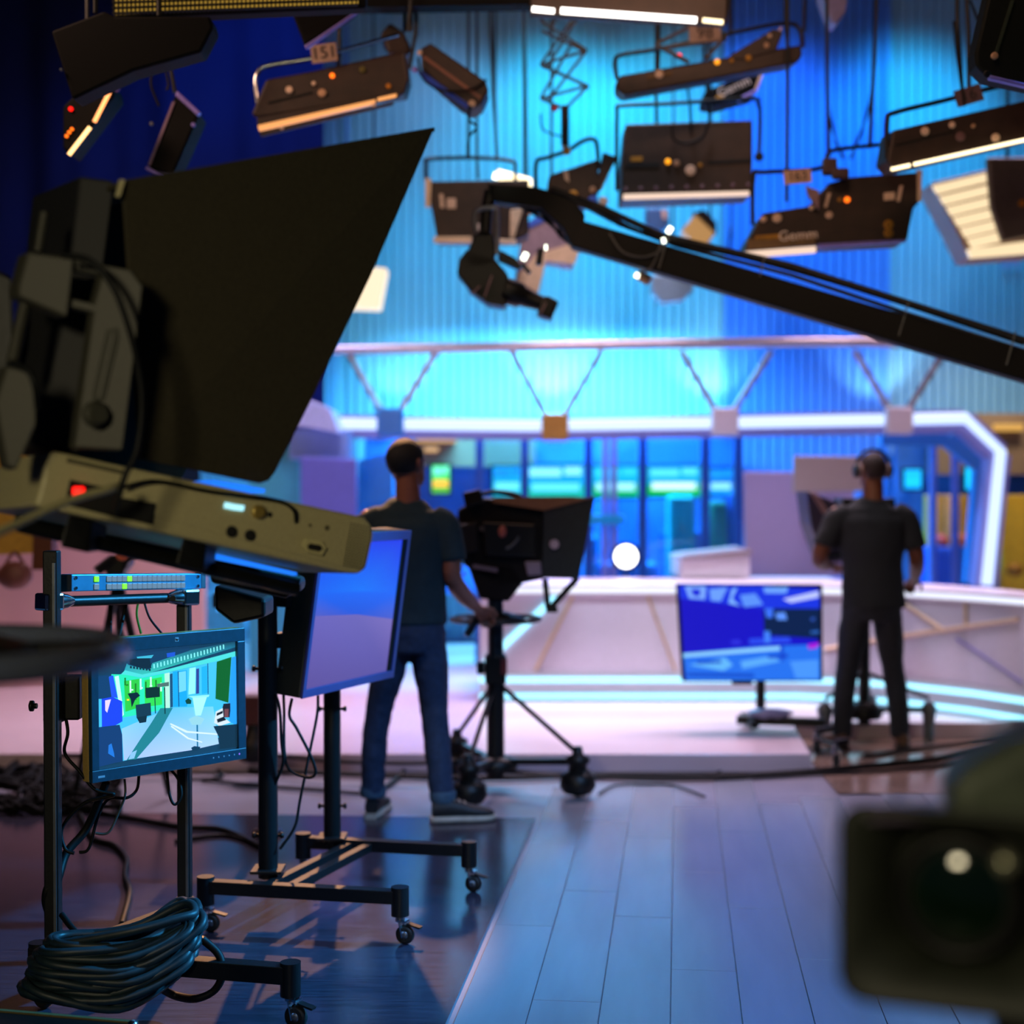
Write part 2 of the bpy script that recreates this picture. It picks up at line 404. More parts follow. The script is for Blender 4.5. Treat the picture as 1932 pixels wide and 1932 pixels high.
# ------------------------------------------------------------------ news desk with faceted front
dk = thing('news_desk', 'long white faceted news desk with two glowing strips along its foot', 'desk', V((P(1300, 1000, 10).x, 10.0, ST)))
plan = [(905, 10.0), (1100, 10.0), (1300, 10.0), (1500, 10.0), (1620, 9.86), (1720, 9.66), (1830, 9.34), (1932, 8.98), (2080, 8.4)]
def dp(px, d, z): p = P(px, 1300, d); return V((p.x, p.y, z))
base = [dp(px, d, 0) for px, d in plan]
def shell(z0, z1, o0, o1, i0):
    """wall following the plan curve; o = setback at bottom/top, i0 = inner setback"""
    m = MB(); k = len(base); back = V((0, 1, 0)); vs = []
    for b in base: vs += [b + back * o0 + V((0, 0, z0)), b + back * o1 + V((0, 0, z1)), b + back * i0 + V((0, 0, z1)), b + back * i0 + V((0, 0, z0))]
    fs = [(4 * i + a, 4 * i + 4 + a, 4 * i + 4 + (a + 1) % 4, 4 * i + (a + 1) % 4) for i in range(k - 1) for a in range(4)]
    fs += [(0, 1, 2, 3), (4 * k - 1, 4 * k - 2, 4 * k - 3, 4 * k - 4)]
    return m.add(vs, fs)
shell(ST, 0.30, 0.0, 0.0, 0.5).build('plinth', WHITEP, dk)
m = MB(); m.tube([b + V((0, -0.012, 0.135)) for b in base], 0.020, 6); m.build('light_strip', LEDBL, dk)
m = MB(); m.tube([b + V((0, -0.012, 0.245)) for b in base], 0.020, 6); m.build('light_strip', LEDBL, dk)
shell(0.302, 0.80, 0.02, 0.13, 0.6).build('front_panel', mat('lilac_white_gloss', '#d4d2e6', 0.25, var=0.03), dk)
shell(0.802, 0.875, 0.10, 0.10, 0.95).build('counter_top', WHITEP, dk)
m = MB(); m.tube([b + V((0, 0.09, 0.84)) for b in base], 0.018, 6); m.build('edge_light', led('white_edge_light', '#e6ecff', 1.1), dk)
def facep(px, t):
    """point on the sloping front at pixel column px, t=0 foot .. 1 top"""
    for (a, da), (b, db) in zip(plan[:-1], plan[1:]):
        if a <= px <= b:
            d = da + (db - da) * (px - a) / (b - a); break
    return dp(px, d, 0.302 + 0.498 * t) + V((0, 0.02 + 0.11 * t - 0.012, 0))
TRIM = mat('warm_metal_trim', '#d8c0a8', 0.3, 0.4)
for (a, ta), (b, tb), wd, mm, nm in (((915, 0.1), (1050, 1.0), 0.05, LEDBL, 'light_strip'), ((1010, 0.0), (1082, 1.0), 0.026, TRIM, 'trim_bar'), ((1225, 1.0), (1275, 0.0), 0.02, TRIM, 'trim_bar'),
        ((1706, 0.98), (1790, 0.62), 0.035, TRIM, 'trim_bar'), ((1560, 0.30), (1932, 0.86), 0.035, TRIM, 'trim_bar'), ((1810, 0.55), (1930, 0.10), 0.02, LILACP, 'trim_bar'), ((1830, 0.7), (1832, 1.0), 0.03, TRIM, 'trim_bar')):
    pts = [facep(a + (b - a) * i / 5, ta + (tb - ta) * i / 5) for i in range(6)]
    m = MB(); m.tube(pts, wd / 2, 6); m.build(nm, mm, dk)
# items on and behind the desk
m = MB(); bx = P(1285, 1050, 10.9); m.plate([P(1285, 1092, 10.8), P(1415, 1092, 10.8), P(1415, 1048, 10.8), P(1285, 1056, 10.8)], (0, 0.7, 0))
cb = thing('side_counter', 'low white counter block standing behind the blue lit monitor', 'counter', P(1350, 1092, 11))
m.build('counter_body', WHITEP, cb, bevel=0.01)
m = MB(); m.plate([P(1283, 1056, 10.75), P(1418, 1046, 10.75), P(1418, 1038, 10.75), P(1300, 1050, 10.75)], (0, 0.8, 0)); m.build('slanted_top', mat('taupe_top', '#8a7a80', 0.5), cb)
sp_ = thing('display_board', 'large blank lilac display board standing on the set', 'board', P(1500, 1090, 11.2))
m = MB(); m.plate(pp([(1407, 1088), (1612, 1088), (1612, 892), (1404, 890)], 11.2), (0, 0.08, 0)); m.build('board_panel', mat('lilac_grey_board', '#8a80b0', 0.55, var=0.03), sp_, bevel=0.01)
m = MB(); m.box(V((P(1500, 1090, 11.2).x, 11.5, 0.47)), (0.7, 0.4, 0.74)); m.build('plinth', WHITEP, sp_)
s2 = thing('grey_board', 'warm grey panel mounted above the display board', 'board', P(1560, 930, 10.9))
m = MB(); m.plate(pp([(1497, 930), (1640, 926), (1640, 862), (1499, 860)], 10.9), (0, 0.06, 0)); m.build('panel_face', mat('warm_grey_board', '#8c8084', 0.55, var=0.03), s2, bevel=0.008)
m = MB(); m.bar(P(1570, 900, 10.95), P(1570, 900, 11.24), 0.05, 0.05); m.build('bracket', BLKMET, s2)
# left set panels beside the operator
for k, (poly, d, mm, lb, nm) in enumerate((
    ([(566, 1010), (672, 1010), (672, 866), (566, 862)], 11.0, mat('violet_blue_panel', '#5b60c4', 0.45, var=0.06), 'violet blue flat set panel left of the operator in the teal shirt', 'set_panel'),
    ([(676, 1100), (742, 1100), (742, 850), (676, 868)], 11.9, mat('azure_panel', '#2a90e0', 0.45, var=0.06), 'azure glowing set panel just behind the operator in the teal shirt', 'set_panel'),
    ([(545, 866), (656, 866), (656, 812), (545, 806)], 11.2, mat('sky_blue_panel', '#7a9ce0', 0.4, var=0.04), 'sky blue soffit box under the left end of the portal', 'soffit_box'),
    ([(470, 1010), (566, 1010), (566, 800), (470, 800)], 11.6, mat('teal_panel', '#3aa0b4', 0.45, var=0.06), 'teal set panel at the hem of the big black prompter hood', 'set_panel'))):
    m = MB(); bot = list(poly)
    if nm == 'set_panel': bot[0] = (poly[0][0], 1290); bot[1] = (poly[1][0], 1290)
    m.plate(pp(bot, d), (0, 0.42 if nm == 'soffit_box' else 0.12, 0)); single(m, nm, mm, lb, 'panel', bevel=0.01)
m = MB(); m.plate(pp([(540, 800), (640, 818), (622, 770), (560, 745)], 11.1), (0, 0.52, 0)); single(m, 'light_box', mat('bluish_white_box', '#a9b6ee', 0.35), 'bluish white angled box at the left end of the portal', 'box', bevel=0.01)

# ------------------------------------------------------------------ newsroom behind the desk
NR = 13.6
NAVY = mat('navy_backdrop', '#2560b4', 0.5, var=0.3, scale=2)
nb = MB(); nb.plate(pp([(690, 1120), (1390, 1120), (1390, 822), (690, 822)], NR), (0, 0.1, 0)); struct(nb, 'wall_newsroom', NAVY)
nb = MB(); nb.plate(pp([(1690, 1120), (2150, 1120), (2150, 800), (1690, 800)], NR), (0, 0.1, 0)); struct(nb, 'wall_newsroom_right', NAVY)
TANW = mat('tan_plaster', '#6e5a48', 0.6, var=0.1)
nb = MB(); nb.plate(pp([(780, 880), (1010, 880), (1010, 820), (780, 820)], NR - 0.3), (0, 0.2, 0)); struct(nb, 'trim_tan_soffit', TANW)
nb = MB(); nb.plate(pp([(1760, 895), (2150, 895), (2150, 780), (1760, 780)], NR - 0.3), (0, 0.2, 0)); struct(nb, 'trim_tan_soffit_right', TANW)
for (x0, y0, x1, y1, lb) in ((785, 823, 860, 834, 'upper warm strip light in the newsroom soffit'), (800, 844, 826, 852, 'lower warm strip light in the newsroom soffit'), (1880, 800, 1932, 812, 'warm white strip light in the soffit at the right edge')):
    m = MB(); m.plate(pp([(x0, y1), (x1, y1), (x1, y0), (x0, y0)], NR - 0.4), (0, 0.14, 0)); single(m, 'strip_light', led('warm_strip', '#e0a850', 0.9), lb, 'strip light', bevel=0.005)
def wallscreen(x0, y0, x1, y1, d, cols, lb):
    t = thing('newsroom_screen', lb, 'screen', P((x0 + x1) / 2, y1, d + 0.03), 'screens in the newsroom')
    m = MB(); m.plate(pp([(x0 - 4, y1 + 4), (x1 + 4, y1 + 4), (x1 + 4, y0 - 4), (x0 - 4, y0 - 4)], d + 0.01), (0, 0.06, 0)); m.build('casing', BLACK, t, bevel=0.006)
    c1, c2, c3, c4 = cols
    sh = [(rect(0, 0, 1, 1), c1), (rect(0.0, 0.0, 1, 0.38), c2), (rect(0.08, 0.22, 0.92, 0.46), c3), (rect(0.05, 0.66, 0.6, 0.92), c4), (rect(0.66, 0.7, 0.95, 0.95), c4)]
    m = MB(); m.bar(P((x0 + x1) / 2, (y0 + y1) / 2, d + 0.05), P((x0 + x1) / 2, (y0 + y1) / 2, NR + 0.04), 0.05, 0.05); m.build('wall_bracket', BLKMET, t)
    screen('picture', *pp([(x0, y1), (x1, y1), (x1, y0), (x0, y0)], d), sh, t, 1.7, 'newsroom_picture', 0.002)
GRN = ('#10a8c8', '#0aa85c', '#b8f0ea', '#38c8ea'); CYN = ('#0c9ccc', '#14b4c4', '#7ae4f0', '#1a86e0'); 
wallscreen(815, 878, 848, 930, 12.6, ('#28b850', '#3a9a30', '#e0a030', '#58d8c0'), 'small green and orange screen beside the operator in the teal shirt')
wallscreen(930, 880, 984, 936, 12.8, CYN, 'cyan screen nearest the operator in the teal shirt in the newsroom row')
wallscreen(994, 878, 1102, 940, 12.8, ('#0f9cd0', '#12a88a', '#6ce0f4', '#9cecff'), 'wide cyan screen above the second camera in the newsroom row')
wallscreen(1118, 880, 1204, 938, 12.8, GRN, 'green and white screen crossed by the pale post in the newsroom row')
wallscreen(1222, 880, 1320, 936, 12.8, ('#14a4c4', '#06b048', '#f4fff4', '#60d8f0'), 'brightest green and white screen in the newsroom row')
wallscreen(1338, 884, 1382, 934, 12.8, ('#0e70d0', '#1090e0', '#a0e0ff', '#1a90e0'), 'narrow blue screen beside the lilac display board')
wallscreen(1706, 886, 1738, 922, 12.6, ('#10a0e0', '#0c94e4', '#14b0f0', '#12a0e8'), 'square blue screen beside the headphones of the right operator')
wallscreen(1822, 882, 1848, 924, 12.6, ('#10b0e8', '#0ca4e4', '#14b8f0', '#12b0e8'), 'small cyan screen left of the portal upright')
# glass partition with mullions
gp = thing('glass_partition', 'blue glass partition with dark mullions in front of the newsroom', 'partition', V((P(1180, 1000, 12.2).x, 12.2, ST)))
MULL = mat('dark_blue_mullion', '#2450a0', 0.35, 0.2); PALEM = mat('pale_post', '#8f86cc', 0.35)
xs = [905, 990, 1110, 1212, 1330, 1392]
for x in xs:
    m = MB(); m.bar(dp(x, 12.2, ST), V((P(x, 1000, 12.2).x, 12.2, P(x, 815, 12.2).z)), 0.07, 0.08); m.build('mullion', MULL, gp)
GL = mat('blue_tinted_glass', '#c4e4fa', 0.05, trans=1.0, var=0.0)
for a, b in zip(xs[:-1], xs[1:]):
    m = MB(); z1 = P(a, 822, 12.2).z
    m.plate([V((P(a + 10, 0, 12.2).x, 12.2, 0.2)), V((P(b - 10, 0, 12.2).x, 12.2, 0.2)), V((P(b - 10, 0, 12.2).x, 12.2, z1)), V((P(a + 10, 0, 12.2).x, 12.2, z1))], (0, 0.012, 0)); m.build('glass_pane', GL, gp)
for x in (1142, 1158):
    m = MB(); m.tube([V((P(x, 0, 12.0).x, 12.0, ST)), V((P(x, 0, 12.0).x, 12.0, P(x, 822, 12.0).z))], M_(6, 12)); single(m, 'pale_post', PALEM, 'pale lilac post of the pair before the newsroom glass, %s one' % ('left' if x == 1142 else 'right'), 'post', 'pair of pale posts')
m = MB(); m.plate(pp([(1108, 990), (1178, 990), (1178, 972), (1108, 972)], 11.9), (0, 0.3, 0)); single(m, 'cyan_shelf', mat('cyan_shelf', '#1aa4dc', 0.4), 'cyan shelf in front of the glass partition', 'shelf', bevel=0.005)
# blue lower furniture
for k, (x0, y0, x1, y1, c, lb) in enumerate(((1100, 1010, 1128, 1090, '#1a90e0', 'narrow azure cabinet right of the second camera hood'), (1130, 1062, 1240, 1092, '#1c7ad0', 'low azure bench under the bright round lamp'),
        (1262, 935, 1312, 1020, '#16a0a8', 'upright teal banner standing behind the glass partition'), (1250, 1000, 1330, 1060, '#1a62c0', 'rounded blue armchair behind the glass partition'), (1340, 945, 1372, 1030, '#1e7a66', 'narrow dark green banner left of the lilac display board'), (1376, 930, 1404, 1040, '#163a8e', 'dark blue cabinet against the lilac display board'),
        (1752, 1032, 1800, 1090, '#1c58d8', 'blue storage box on the right of the operator in headphones'), (1804, 1030, 1822, 1090, '#1670e6', 'slim bright blue box under the orange cushions'), (1824, 1034, 1842, 1090, '#123c56', 'dark teal box beside the inner beam of the portal'))):
    dd = 12.45 + (0.35 if k == 3 else 0.04 * k); m = MB(); q_ = pp([(x0, y1), (x1, y1), (x1, y0), (x0, y0)], dd); q_[0].z = q_[1].z = ST; m.plate(q_, (0, 0.25, 0)); single(m, ['azure_cabinet', 'azure_bench', 'teal_banner', 'blue_armchair', 'green_banner', 'blue_cabinet', 'storage_box', 'storage_box', 'storage_box'][k], mat('furn%d' % k, c, 0.5), lb, ['cabinet', 'bench', 'banner', 'armchair', 'banner', 'cabinet', 'box', 'box', 'box'][k], bevel=0.03)
# bright round lamp
rl = thing('round_lamp', 'bright white round lamp facing the camera below the newsroom screens', 'lamp', P(1181, 1090, 11.8))
m = MB(); c = P(1181, 1050, 11.8); m.lathe(c + V((0, 0.16, 0)), (0, -1, 0), [(0, 0.05), (0.02, 0.09), (0.14, 0.115), (0.16, 0.115)]); m.build('can', BLKMET, rl)
m = MB(); m.lathe(c + V((0, 0.0, 0)), (0, -1, 0), [(-0.004, 0.09), (0.01, 0.085), (0.02, 0.04)]); m.build('lens', led('round_lamp_lens', '#ffffff', 5.0), rl)
m = MB(); m.tube([P(1181, 1068, 11.9), P(1181, 1095, 11.9)], 0.015); m.build('stem', STEEL, rl)
# right side: yellow partitions with cushions
for k, (x0, x1, c) in enumerate(((1748, 1778, '#c9a64a'), (1782, 1802, '#c8a870'), (1806, 1842, '#c09236'), (1890, 1962, '#c09a24'))):
    m = MB(); q_ = pp([(x0, 1110), (x1, 1110), (x1, 934), (x0, 934)], 13.0); q_[0].z = q_[1].z = ST; m.plate(q_, (0, 0.1, 0)); single(m, 'yellow_partition', mat('yellow_partition%d' % k, c, 0.6), ['mustard partition nearest the operator in headphones', 'pale tan partition behind the blue post', 'mustard partition just inside the portal upright', 'mustard partition outside the portal at the right edge'][k], 'partition', 'yellow partitions', bevel=0.01)
for k, (x, y, c, lb) in enumerate(((1774, 1021, '#b8505a', 'pinkish cushion by the elbow of the operator in headphones'), (1812, 1019, '#d06018', 'orange cushion beside the slim post'), (1834, 1022, '#d85e10', 'orange cushion nearest the inner beam of the portal'), (1915, 1075, '#8a5a10', 'brown cushion at the right edge outside the portal'))):
    m = MB(); m.ball(P(x, y, 12.8), (M_(16, 12.4), 0.08, M_(14, 12.4))); single(m, 'cushion', mat('cushion%d' % k, c, 0.8), lb, 'cushion', 'cushions on the right')
for x in (1760, 1802):
    m = MB(); m.tube([V((P(x, 0, 12.2).x, 12.2, ST)), V((P(x, 0, 12.2).x, 12.2, P(x, 830, 12.2).z))], M_(8, 12.2)); single(m, 'blue_post', mat('blue_post', '#5a78d8', 0.35), 'slim blue post inside the portal, %s one' % ('left' if x == 1760 else 'right'), 'post', 'blue posts inside the portal')
# left background: pink low wall, yellow partition, brown post, cable tangle
PINKW = mat('pink_grey_wall', '#dcb4b8', 0.6, var=0.05, scale=2)
q = MB(); q.plate([dp(-420, 10.8, 0.1), dp(384, 10.8, 0.1), dp(384, 10.8, P(0, 985, 10.8).z), dp(-420, 10.8, P(0, 985, 10.8).z)], (0, 0.12, 0)); struct(q, 'wall_low_pink', PINKW)
q = MB(); q.plate(pp([(385, 1185), (462, 1185), (462, 1128), (385, 1120)], 10.9), (0, 0.1, 0)); single(q, 'cyan_board', mat('cyan_panel', '#28a0d8', 0.4), 'cyan panel glimpsed above the small lit monitor', 'board')
nb_ = thing('notice_board', 'yellow board with a dark reddish brown frame post at the left edge behind the prompter', 'board', V((P(-30, 0, 8.2).x, 8.2, 0)))
q = MB(); q.plate(pp([(-160, 1052), (64, 1044), (64, 838), (-160, 838)], 8.2), (0, 0.06, 0)); q.build('board_face', mat('yellow_board', '#c29a34', 0.6), nb_)
q = MB(); q.plate(pp([(60, 1075), (97, 1075), (104, 826), (70, 826)], 8.15), (0, 0.1, 0)); q.build('frame_post', mat('brown_wood', '#5a2c10', 0.5), nb_)
q = MB(); q.plate([P(-110, 1050, 8.25), P(-80, 1050, 8.25), V((P(-80, 0, 8.25).x, 8.25, ST)), V((P(-110, 0, 8.25).x, 8.25, ST))], (0, 0.05, 0)); q.build('leg', MATS['brown_wood'], nb_)
bg_ = thing('brown_form', 'reddish brown blurred form of unknown kind under the yellow board at the left edge', 'bag', P(28, 1112, 8.1))
m = MB(); m.ball(P(28, 1086, 8.1), (M_(34, 8.1), 0.07, M_(27, 8.1))); m.build('form_body', mat('red_brown_form', '#7a4a44', 0.5, var=0.4, scale=12), bg_)  # unidentified reddish brown form, shaped like a hung bag
m = MB(); m.tube(smoothpts([P(8, 1070, 8.1), P(28, 1042, 8.16), P(48, 1070, 8.1)], 6), 0.01); m.build('form_loop', MATS['red_brown_form'], bg_)

text('IEM', 1906, 498, 13.9, M_(24, 13.9), mat('lilac_wall_lettering', '#b088d8', 0.5), wb, name='wall_lettering')
# ================================================================== shared pieces
def caster(root, top, ground_z=0.0, yaw=0.0, brake=True, r=0.032):
    """swivel caster under point top; chrome stem and fork, rubber wheel, hub and brake lever"""
    top = V(top); h = top.z - ground_z
    cs = MB(); cs.cyl(top, top - V((0, 0, max(0.01, h - 2 * r - 0.012))), 0.014, 0.017, 12)
    fx = V((math.cos(yaw), math.sin(yaw), 0)); fy = V((-fx.y, fx.x, 0)); wc = V((top.x, top.y, ground_z + r)) + fx * 0.018
    fk = [wc + V((0, 0, r + 0.014)), wc + V((0, 0, -0.004))]
    for s_ in (-1, 1): cs.bar(fk[0] + fy * 0.015 * s_ - fx * 0.012, fk[1] + fy * 0.015 * s_, 0.022, 0.004, up=fx)
    cs.box(fk[0] - fx * 0.008, (0.034, 0.034, 0.006), Matrix((fx, fy, V((0, 0, 1)))).transposed())
    c_ = cs.build('caster_fork', CHROME, root)
    wm = MB(); wm.lathe(wc - fy * 0.011, fy, [(0, r * 0.75), (0.003, r * 0.97), (0.011, r), (0.019, r * 0.97), (0.022, r * 0.75)], 22); wm.build('wheel', RUBBER, c_)
    hm = MB(); hm.lathe(wc - fy * 0.0125, fy, [(0, 0.006), (0.001, 0.014), (0.024, 0.014), (0.025, 0.006)], 14); hm.build('hub', STEEL, c_)
    if brake:
        bm_ = MB(); bm_.bar(wc + fx * 0.01 + V((0, 0, r + 0.006)), wc + fx * 0.058 + V((0, 0, r - 0.004)), 0.024, 0.006); bm_.build('brake_lever', BLACK, c_)
    return c_
def knob(root, p, direction, r=0.010, name='knob', m=None):
    k = MB(); d = V(direction).normalized(); p = V(p)
    k.lathe(p, d, [(0, r * 0.5), (0.010, r * 0.5), (0.011, r), (0.020, r), (0.022, r * 0.7)], 12); return k.build(name, m or BLACK, root)
def cable_thing(pts, r, label, name='cable', m=None, n=6, group=None, sub=8):
    q = MB(); q.tube(smoothpts(pts, sub), r, n); return single(q, name, m or CABLE, label, 'cable', group)

# ================================================================== rolling stand with the large tilted display
st = thing('display_stand', 'black rolling stand with two posts under the big tilted display', 'stand', G(560, 1690))
zb = 0.16
def fl(px, py, z): return G(px, py, z)
a0 = G(388, 1672, zb); a1 = G(755, 1692, zb); b0 = G(572, 1588, zb); b1 = G(885, 1604, zb)
BW = 0.045
for p, q in ((a0, a1), (b0, b1)):
    m = MB(); m.bar(p, q, BW, BW); m.build('base_leg', BLKMET, st, bevel=0.003)
for t in (0.30, 0.42):
    m = MB(); m.bar(a0.lerp(a1, t) + V((0, 0.02, -0.004)), b0.lerp(b1, t - 0.02) + V((0, -0.02, -0.004)), 0.034, 0.03); m.build('cross_beam', BLKMET, st, bevel=0.002)
for p, r_ in ((a0, 1), (a1, 1), (b0, 0.9), (b1, 0.95)):
    m = MB(); m.cyl(p + V((0, 0, 0.034)), p - V((0, 0, 0.062)), 0.03, 0.03, 20); m.build('end_sleeve', BLKMET, st)
    caster(st, p - V((0, 0, 0.06)), 0.004, random.uniform(-0.5, 0.4))
pa = G(506, 1655, zb); pb = G(627, 1592, zb)
for p, topy in ((pa, 1060), (pb, 1240)):
    h = CAMH - (topy - 928) / FPX * p.y
    m = MB(); m.cyl(p, V((p.x, p.y, h)), 0.034 if p is pa else 0.033, n=20); m.build('post', BLKMET, st)
    m = MB(); m.box(V((p.x, p.y, zb + 0.028)), (0.11, 0.11, 0.012)); m.build('post_foot', BLKMET, st, bevel=0.003)
    for py in ((1262, 1578) if p is pa else (1338, 1522)):
        z = CAMH - (py - 928) / FPX * p.y
        for s_ in (-1, 1): knob(st, V((p.x + s_ * 0.033, p.y, z)), (s_, 0, 0), 0.011)
    
# the display itself
tv = thing('tilted_display', 'large thick black display tilted forward with a blue and lavender reflection painted on its screen', 'display', P(640, 1300, 5.4))
BL, BR, TR_ = P(565, 1318, 5.15), P(738, 1277, 5.75), P(772, 1000, 5.75); TL = BL + (TR_ - BR)
tn = (BR - BL).cross(TL - BL).normalized(); th = -tn * 0.105
m = MB(); m.plate([BL, BR, TR_, TL], th); m.build('casing', mat('charcoal_casing', '#15160f', 0.5, var=0.3, scale=120), tv, bevel=0.006)
def onq(u, v, o=0.0): return BL * (1 - u) * (1 - v) + BR * u * (1 - v) + TR_ * u * v + TL * (1 - u) * v + tn * o
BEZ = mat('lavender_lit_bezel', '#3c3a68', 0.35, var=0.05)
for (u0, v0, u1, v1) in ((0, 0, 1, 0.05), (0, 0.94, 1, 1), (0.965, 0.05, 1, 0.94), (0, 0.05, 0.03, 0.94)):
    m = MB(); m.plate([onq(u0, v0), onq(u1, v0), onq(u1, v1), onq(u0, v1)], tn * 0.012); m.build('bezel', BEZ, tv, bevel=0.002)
m = MB(); m.plate([onq(0.925, 0.05, 0.001), onq(0.965, 0.05, 0.001), onq(0.965, 0.94, 0.001), onq(0.925, 0.94, 0.001)], tn * 0.004); m.build('bezel_shadow_gap', BLACK, tv)
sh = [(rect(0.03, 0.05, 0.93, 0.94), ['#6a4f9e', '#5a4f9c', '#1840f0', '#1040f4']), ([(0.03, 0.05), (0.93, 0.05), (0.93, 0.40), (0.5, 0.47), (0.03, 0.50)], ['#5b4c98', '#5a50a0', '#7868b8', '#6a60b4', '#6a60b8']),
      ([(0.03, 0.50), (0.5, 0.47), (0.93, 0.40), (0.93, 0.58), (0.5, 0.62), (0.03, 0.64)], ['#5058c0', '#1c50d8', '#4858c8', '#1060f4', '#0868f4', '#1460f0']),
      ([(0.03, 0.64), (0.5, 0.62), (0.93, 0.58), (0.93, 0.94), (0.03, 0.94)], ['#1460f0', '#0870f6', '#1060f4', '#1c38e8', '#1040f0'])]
screen('picture', BL, BR, TR_, TL, sh, tv, 0.9, 'tilted_display_reflection', 0.002)  # reflected blue wall and lavender floor painted as glowing screen colours
mid = onq(0.25, 0.5, -0.11)
m = MB(); m.bar(mid + V((0.0, 0, 0.1)), V((pa.x + 0.02, pa.y, mid.z + 0.1)), 0.12, 0.16); m.bar(mid + V((0, 0, -0.1)), V((pa.x + 0.02, pa.y, mid.z - 0.1)), 0.05, 0.05); m.build('wall_mount_bracket', BLKMET, tv)
for k, (sx, sy, ex) in enumerate(((535, 1312, 0), (552, 1318, 1), (598, 1316, 2))):
    pts = [[P(535, 1310, 5.25), P(536, 1340, 5.25), P(540, 1440, 5.2), P(575, 1466, 5.2), P(595, 1460, 5.2), P(588, 1430, 5.2), P(560, 1375, 5.2), P(546, 1350, 5.2), P(551, 1318, 5.22)],
           [P(600, 1312, 5.3), P(598, 1350, 5.3), P(582, 1430, 5.25), P(566, 1510, 5.22), P(556, 1560, 5.2), P(528, 1602, 5.18)],
           [P(512, 1290, 5.2), P(527, 1335, 5.15), P(531, 1400, 5.16), P(534, 1440, 5.17), P(518, 1480, 5.18)]][k]
    m = MB(); m.tube(smoothpts(pts, 8), 0.0055, 6); m.build('hanging_cable', CABLE, st)

# ================================================================== rolling rack stand with the small lit monitor
rs = thing('monitor_rack_stand', 'black rolling rack stand at lower left with a coiled cable on its foot', 'stand', G(330, 1850))
p1 = G(101, 1802, 0.17); p2 = G(349, 1708, 0.17)
for p, ty in ((p1, 1052), (p2, 1095)):
    h = CAMH - (ty - 928) / FPX * p.y
    m = MB(); m.box((p + V((p.x, p.y, h))) / 2 + V((0, 0, 0)), (0.042, 0.042, h - 0.17 + 0.04)); m.build('post', BLKMET, rs, bevel=0.004)
    m = MB(); m.box(V((p.x + 0.012, p.y - 0.0225, (0.17 + h) / 2)), (0.008, 0.004, h - 0.2)); m.build('post_rail', STEEL, rs)
l0 = G(60, 1800, 0.16); l1 = G(548, 1838, 0.155)
m = MB(); m.bar(l0, l1, 0.05, 0.05); m.build('base_leg', BLKMET, rs, bevel=0.003)
m0 = V((p2.x - 0.12, p2.y + 0.03, 0.16)); m1 = V((p2.x + 0.04, p2.y + 0.03, 0.16))
m = MB(); m.bar(p1 + V((0, 0, -0.01)), p2 + V((0, 0, -0.01)), 0.04, 0.04); m.build('cross_beam', BLKMET, rs)
for p in (l1, V((p2.x, p2.y, 0.16)), V((l0.x + 0.02, l0.y, l0.z))):
    m = MB(); m.cyl(p + V((0, 0, 0.035)), p - V((0, 0, 0.06)), 0.029, n=20); m.build('end_sleeve', BLKMET, rs)
    caster(rs, p - V((0, 0, 0.055)), 0.004, -0.4, r=0.034)
# rack rod with bright clamps
r0 = P(92, 1136, 4.32); r1 = P(350, 1127, 4.76)
m = MB(); m.cyl(r0, r1, 0.016, n=14); m.build('rack_rod', BLKMET, rs)
for c_, d_ in ((P(100, 1135, 4.3), 1), (P(347, 1127, 4.74), -1)):
    dirx = (r1 - r0).normalized() * d_
    m = MB(); m.bar(c_ - dirx * 0.045, c_ + dirx * 0.02, 0.055, 0.05); m.build('clamp_body', CHROME, rs, bevel=0.006)
    m = MB(); m.lathe(c_ + dirx * 0.02, dirx, [(0, 0.026), (0.03, 0.020), (0.05, 0.012)], 10); m.build('clamp_jaw', CHROME, rs)
    m = MB(); m.lathe(c_ + dirx * 0.035 + V((0, -0.03, 0)), (0, -1, 0), [(0, 0.009), (0.006, 0.009)], 10); m.build('clamp_bolt', RUBBER, rs)
# side mounting bracket of the monitor
m = MB(); m.box(P(104, 1310, 4.33), (0.055, 0.06, 0.16)); m.build('mount_bracket', BLACK, rs, bevel=0.006)
m = MB(); m.box(P(125, 1315, 4.36), (0.09, 0.05, 0.13)); m.build('mount_bracket', BLACK, rs, bevel=0.006)
knob(rs, P(70, 1332, 4.33), (-1, 0, 0), 0.016); knob(rs, P(106, 1287, 4.29), (0, -1, 0), 0.011, m=mat('brass_bolt', '#b8982c', 0.3, 0.8))

# button panel
kp = thing('button_panel', 'thin blue-lit control panel with two rows of square buttons', 'control panel', P(250, 1110, 4.55))
q0, q1 = P(135, 1116, 4.36), P(380, 1111, 4.80); dx = (q1 - q0); L = dx.length; dx.normalize(); dn = dx.cross(V((0, 0, 1))).normalized()
if dn.y > 0: dn = -dn
H = 0.050; BLUEPAN = mat('blue_grey_panel', '#3a7a98', 0.4, 0.2, var=0.1)
m = MB(); m.plate([q0, q1, q1 + V((0, 0, H)), q0 + V((0, 0, H))], -dn * 0.05); m.build('chassis', BLUEPAN, kp, bevel=0.003)
m = MB(); m.plate([P(98, 1118, 4.34), q0, q0 + V((0, 0, H)), P(98, 1086, 4.34)], -dn * 0.04); m.build('rear_box', BLACK, kp)
m = MB(); m.plate([q1 + V((0, 0, 0.001)), q1 + dx * 0.02 + V((0, 0, 0.001)), q1 + dx * 0.02 + V((0, 0, H + 0.004)), q1 + V((0, 0, H + 0.004))], -dn * 0.03); m.build('rack_ear', STEEL, kp, bevel=0.002)
BTN = led('pale_button', '#7fa4c4', 0.55)
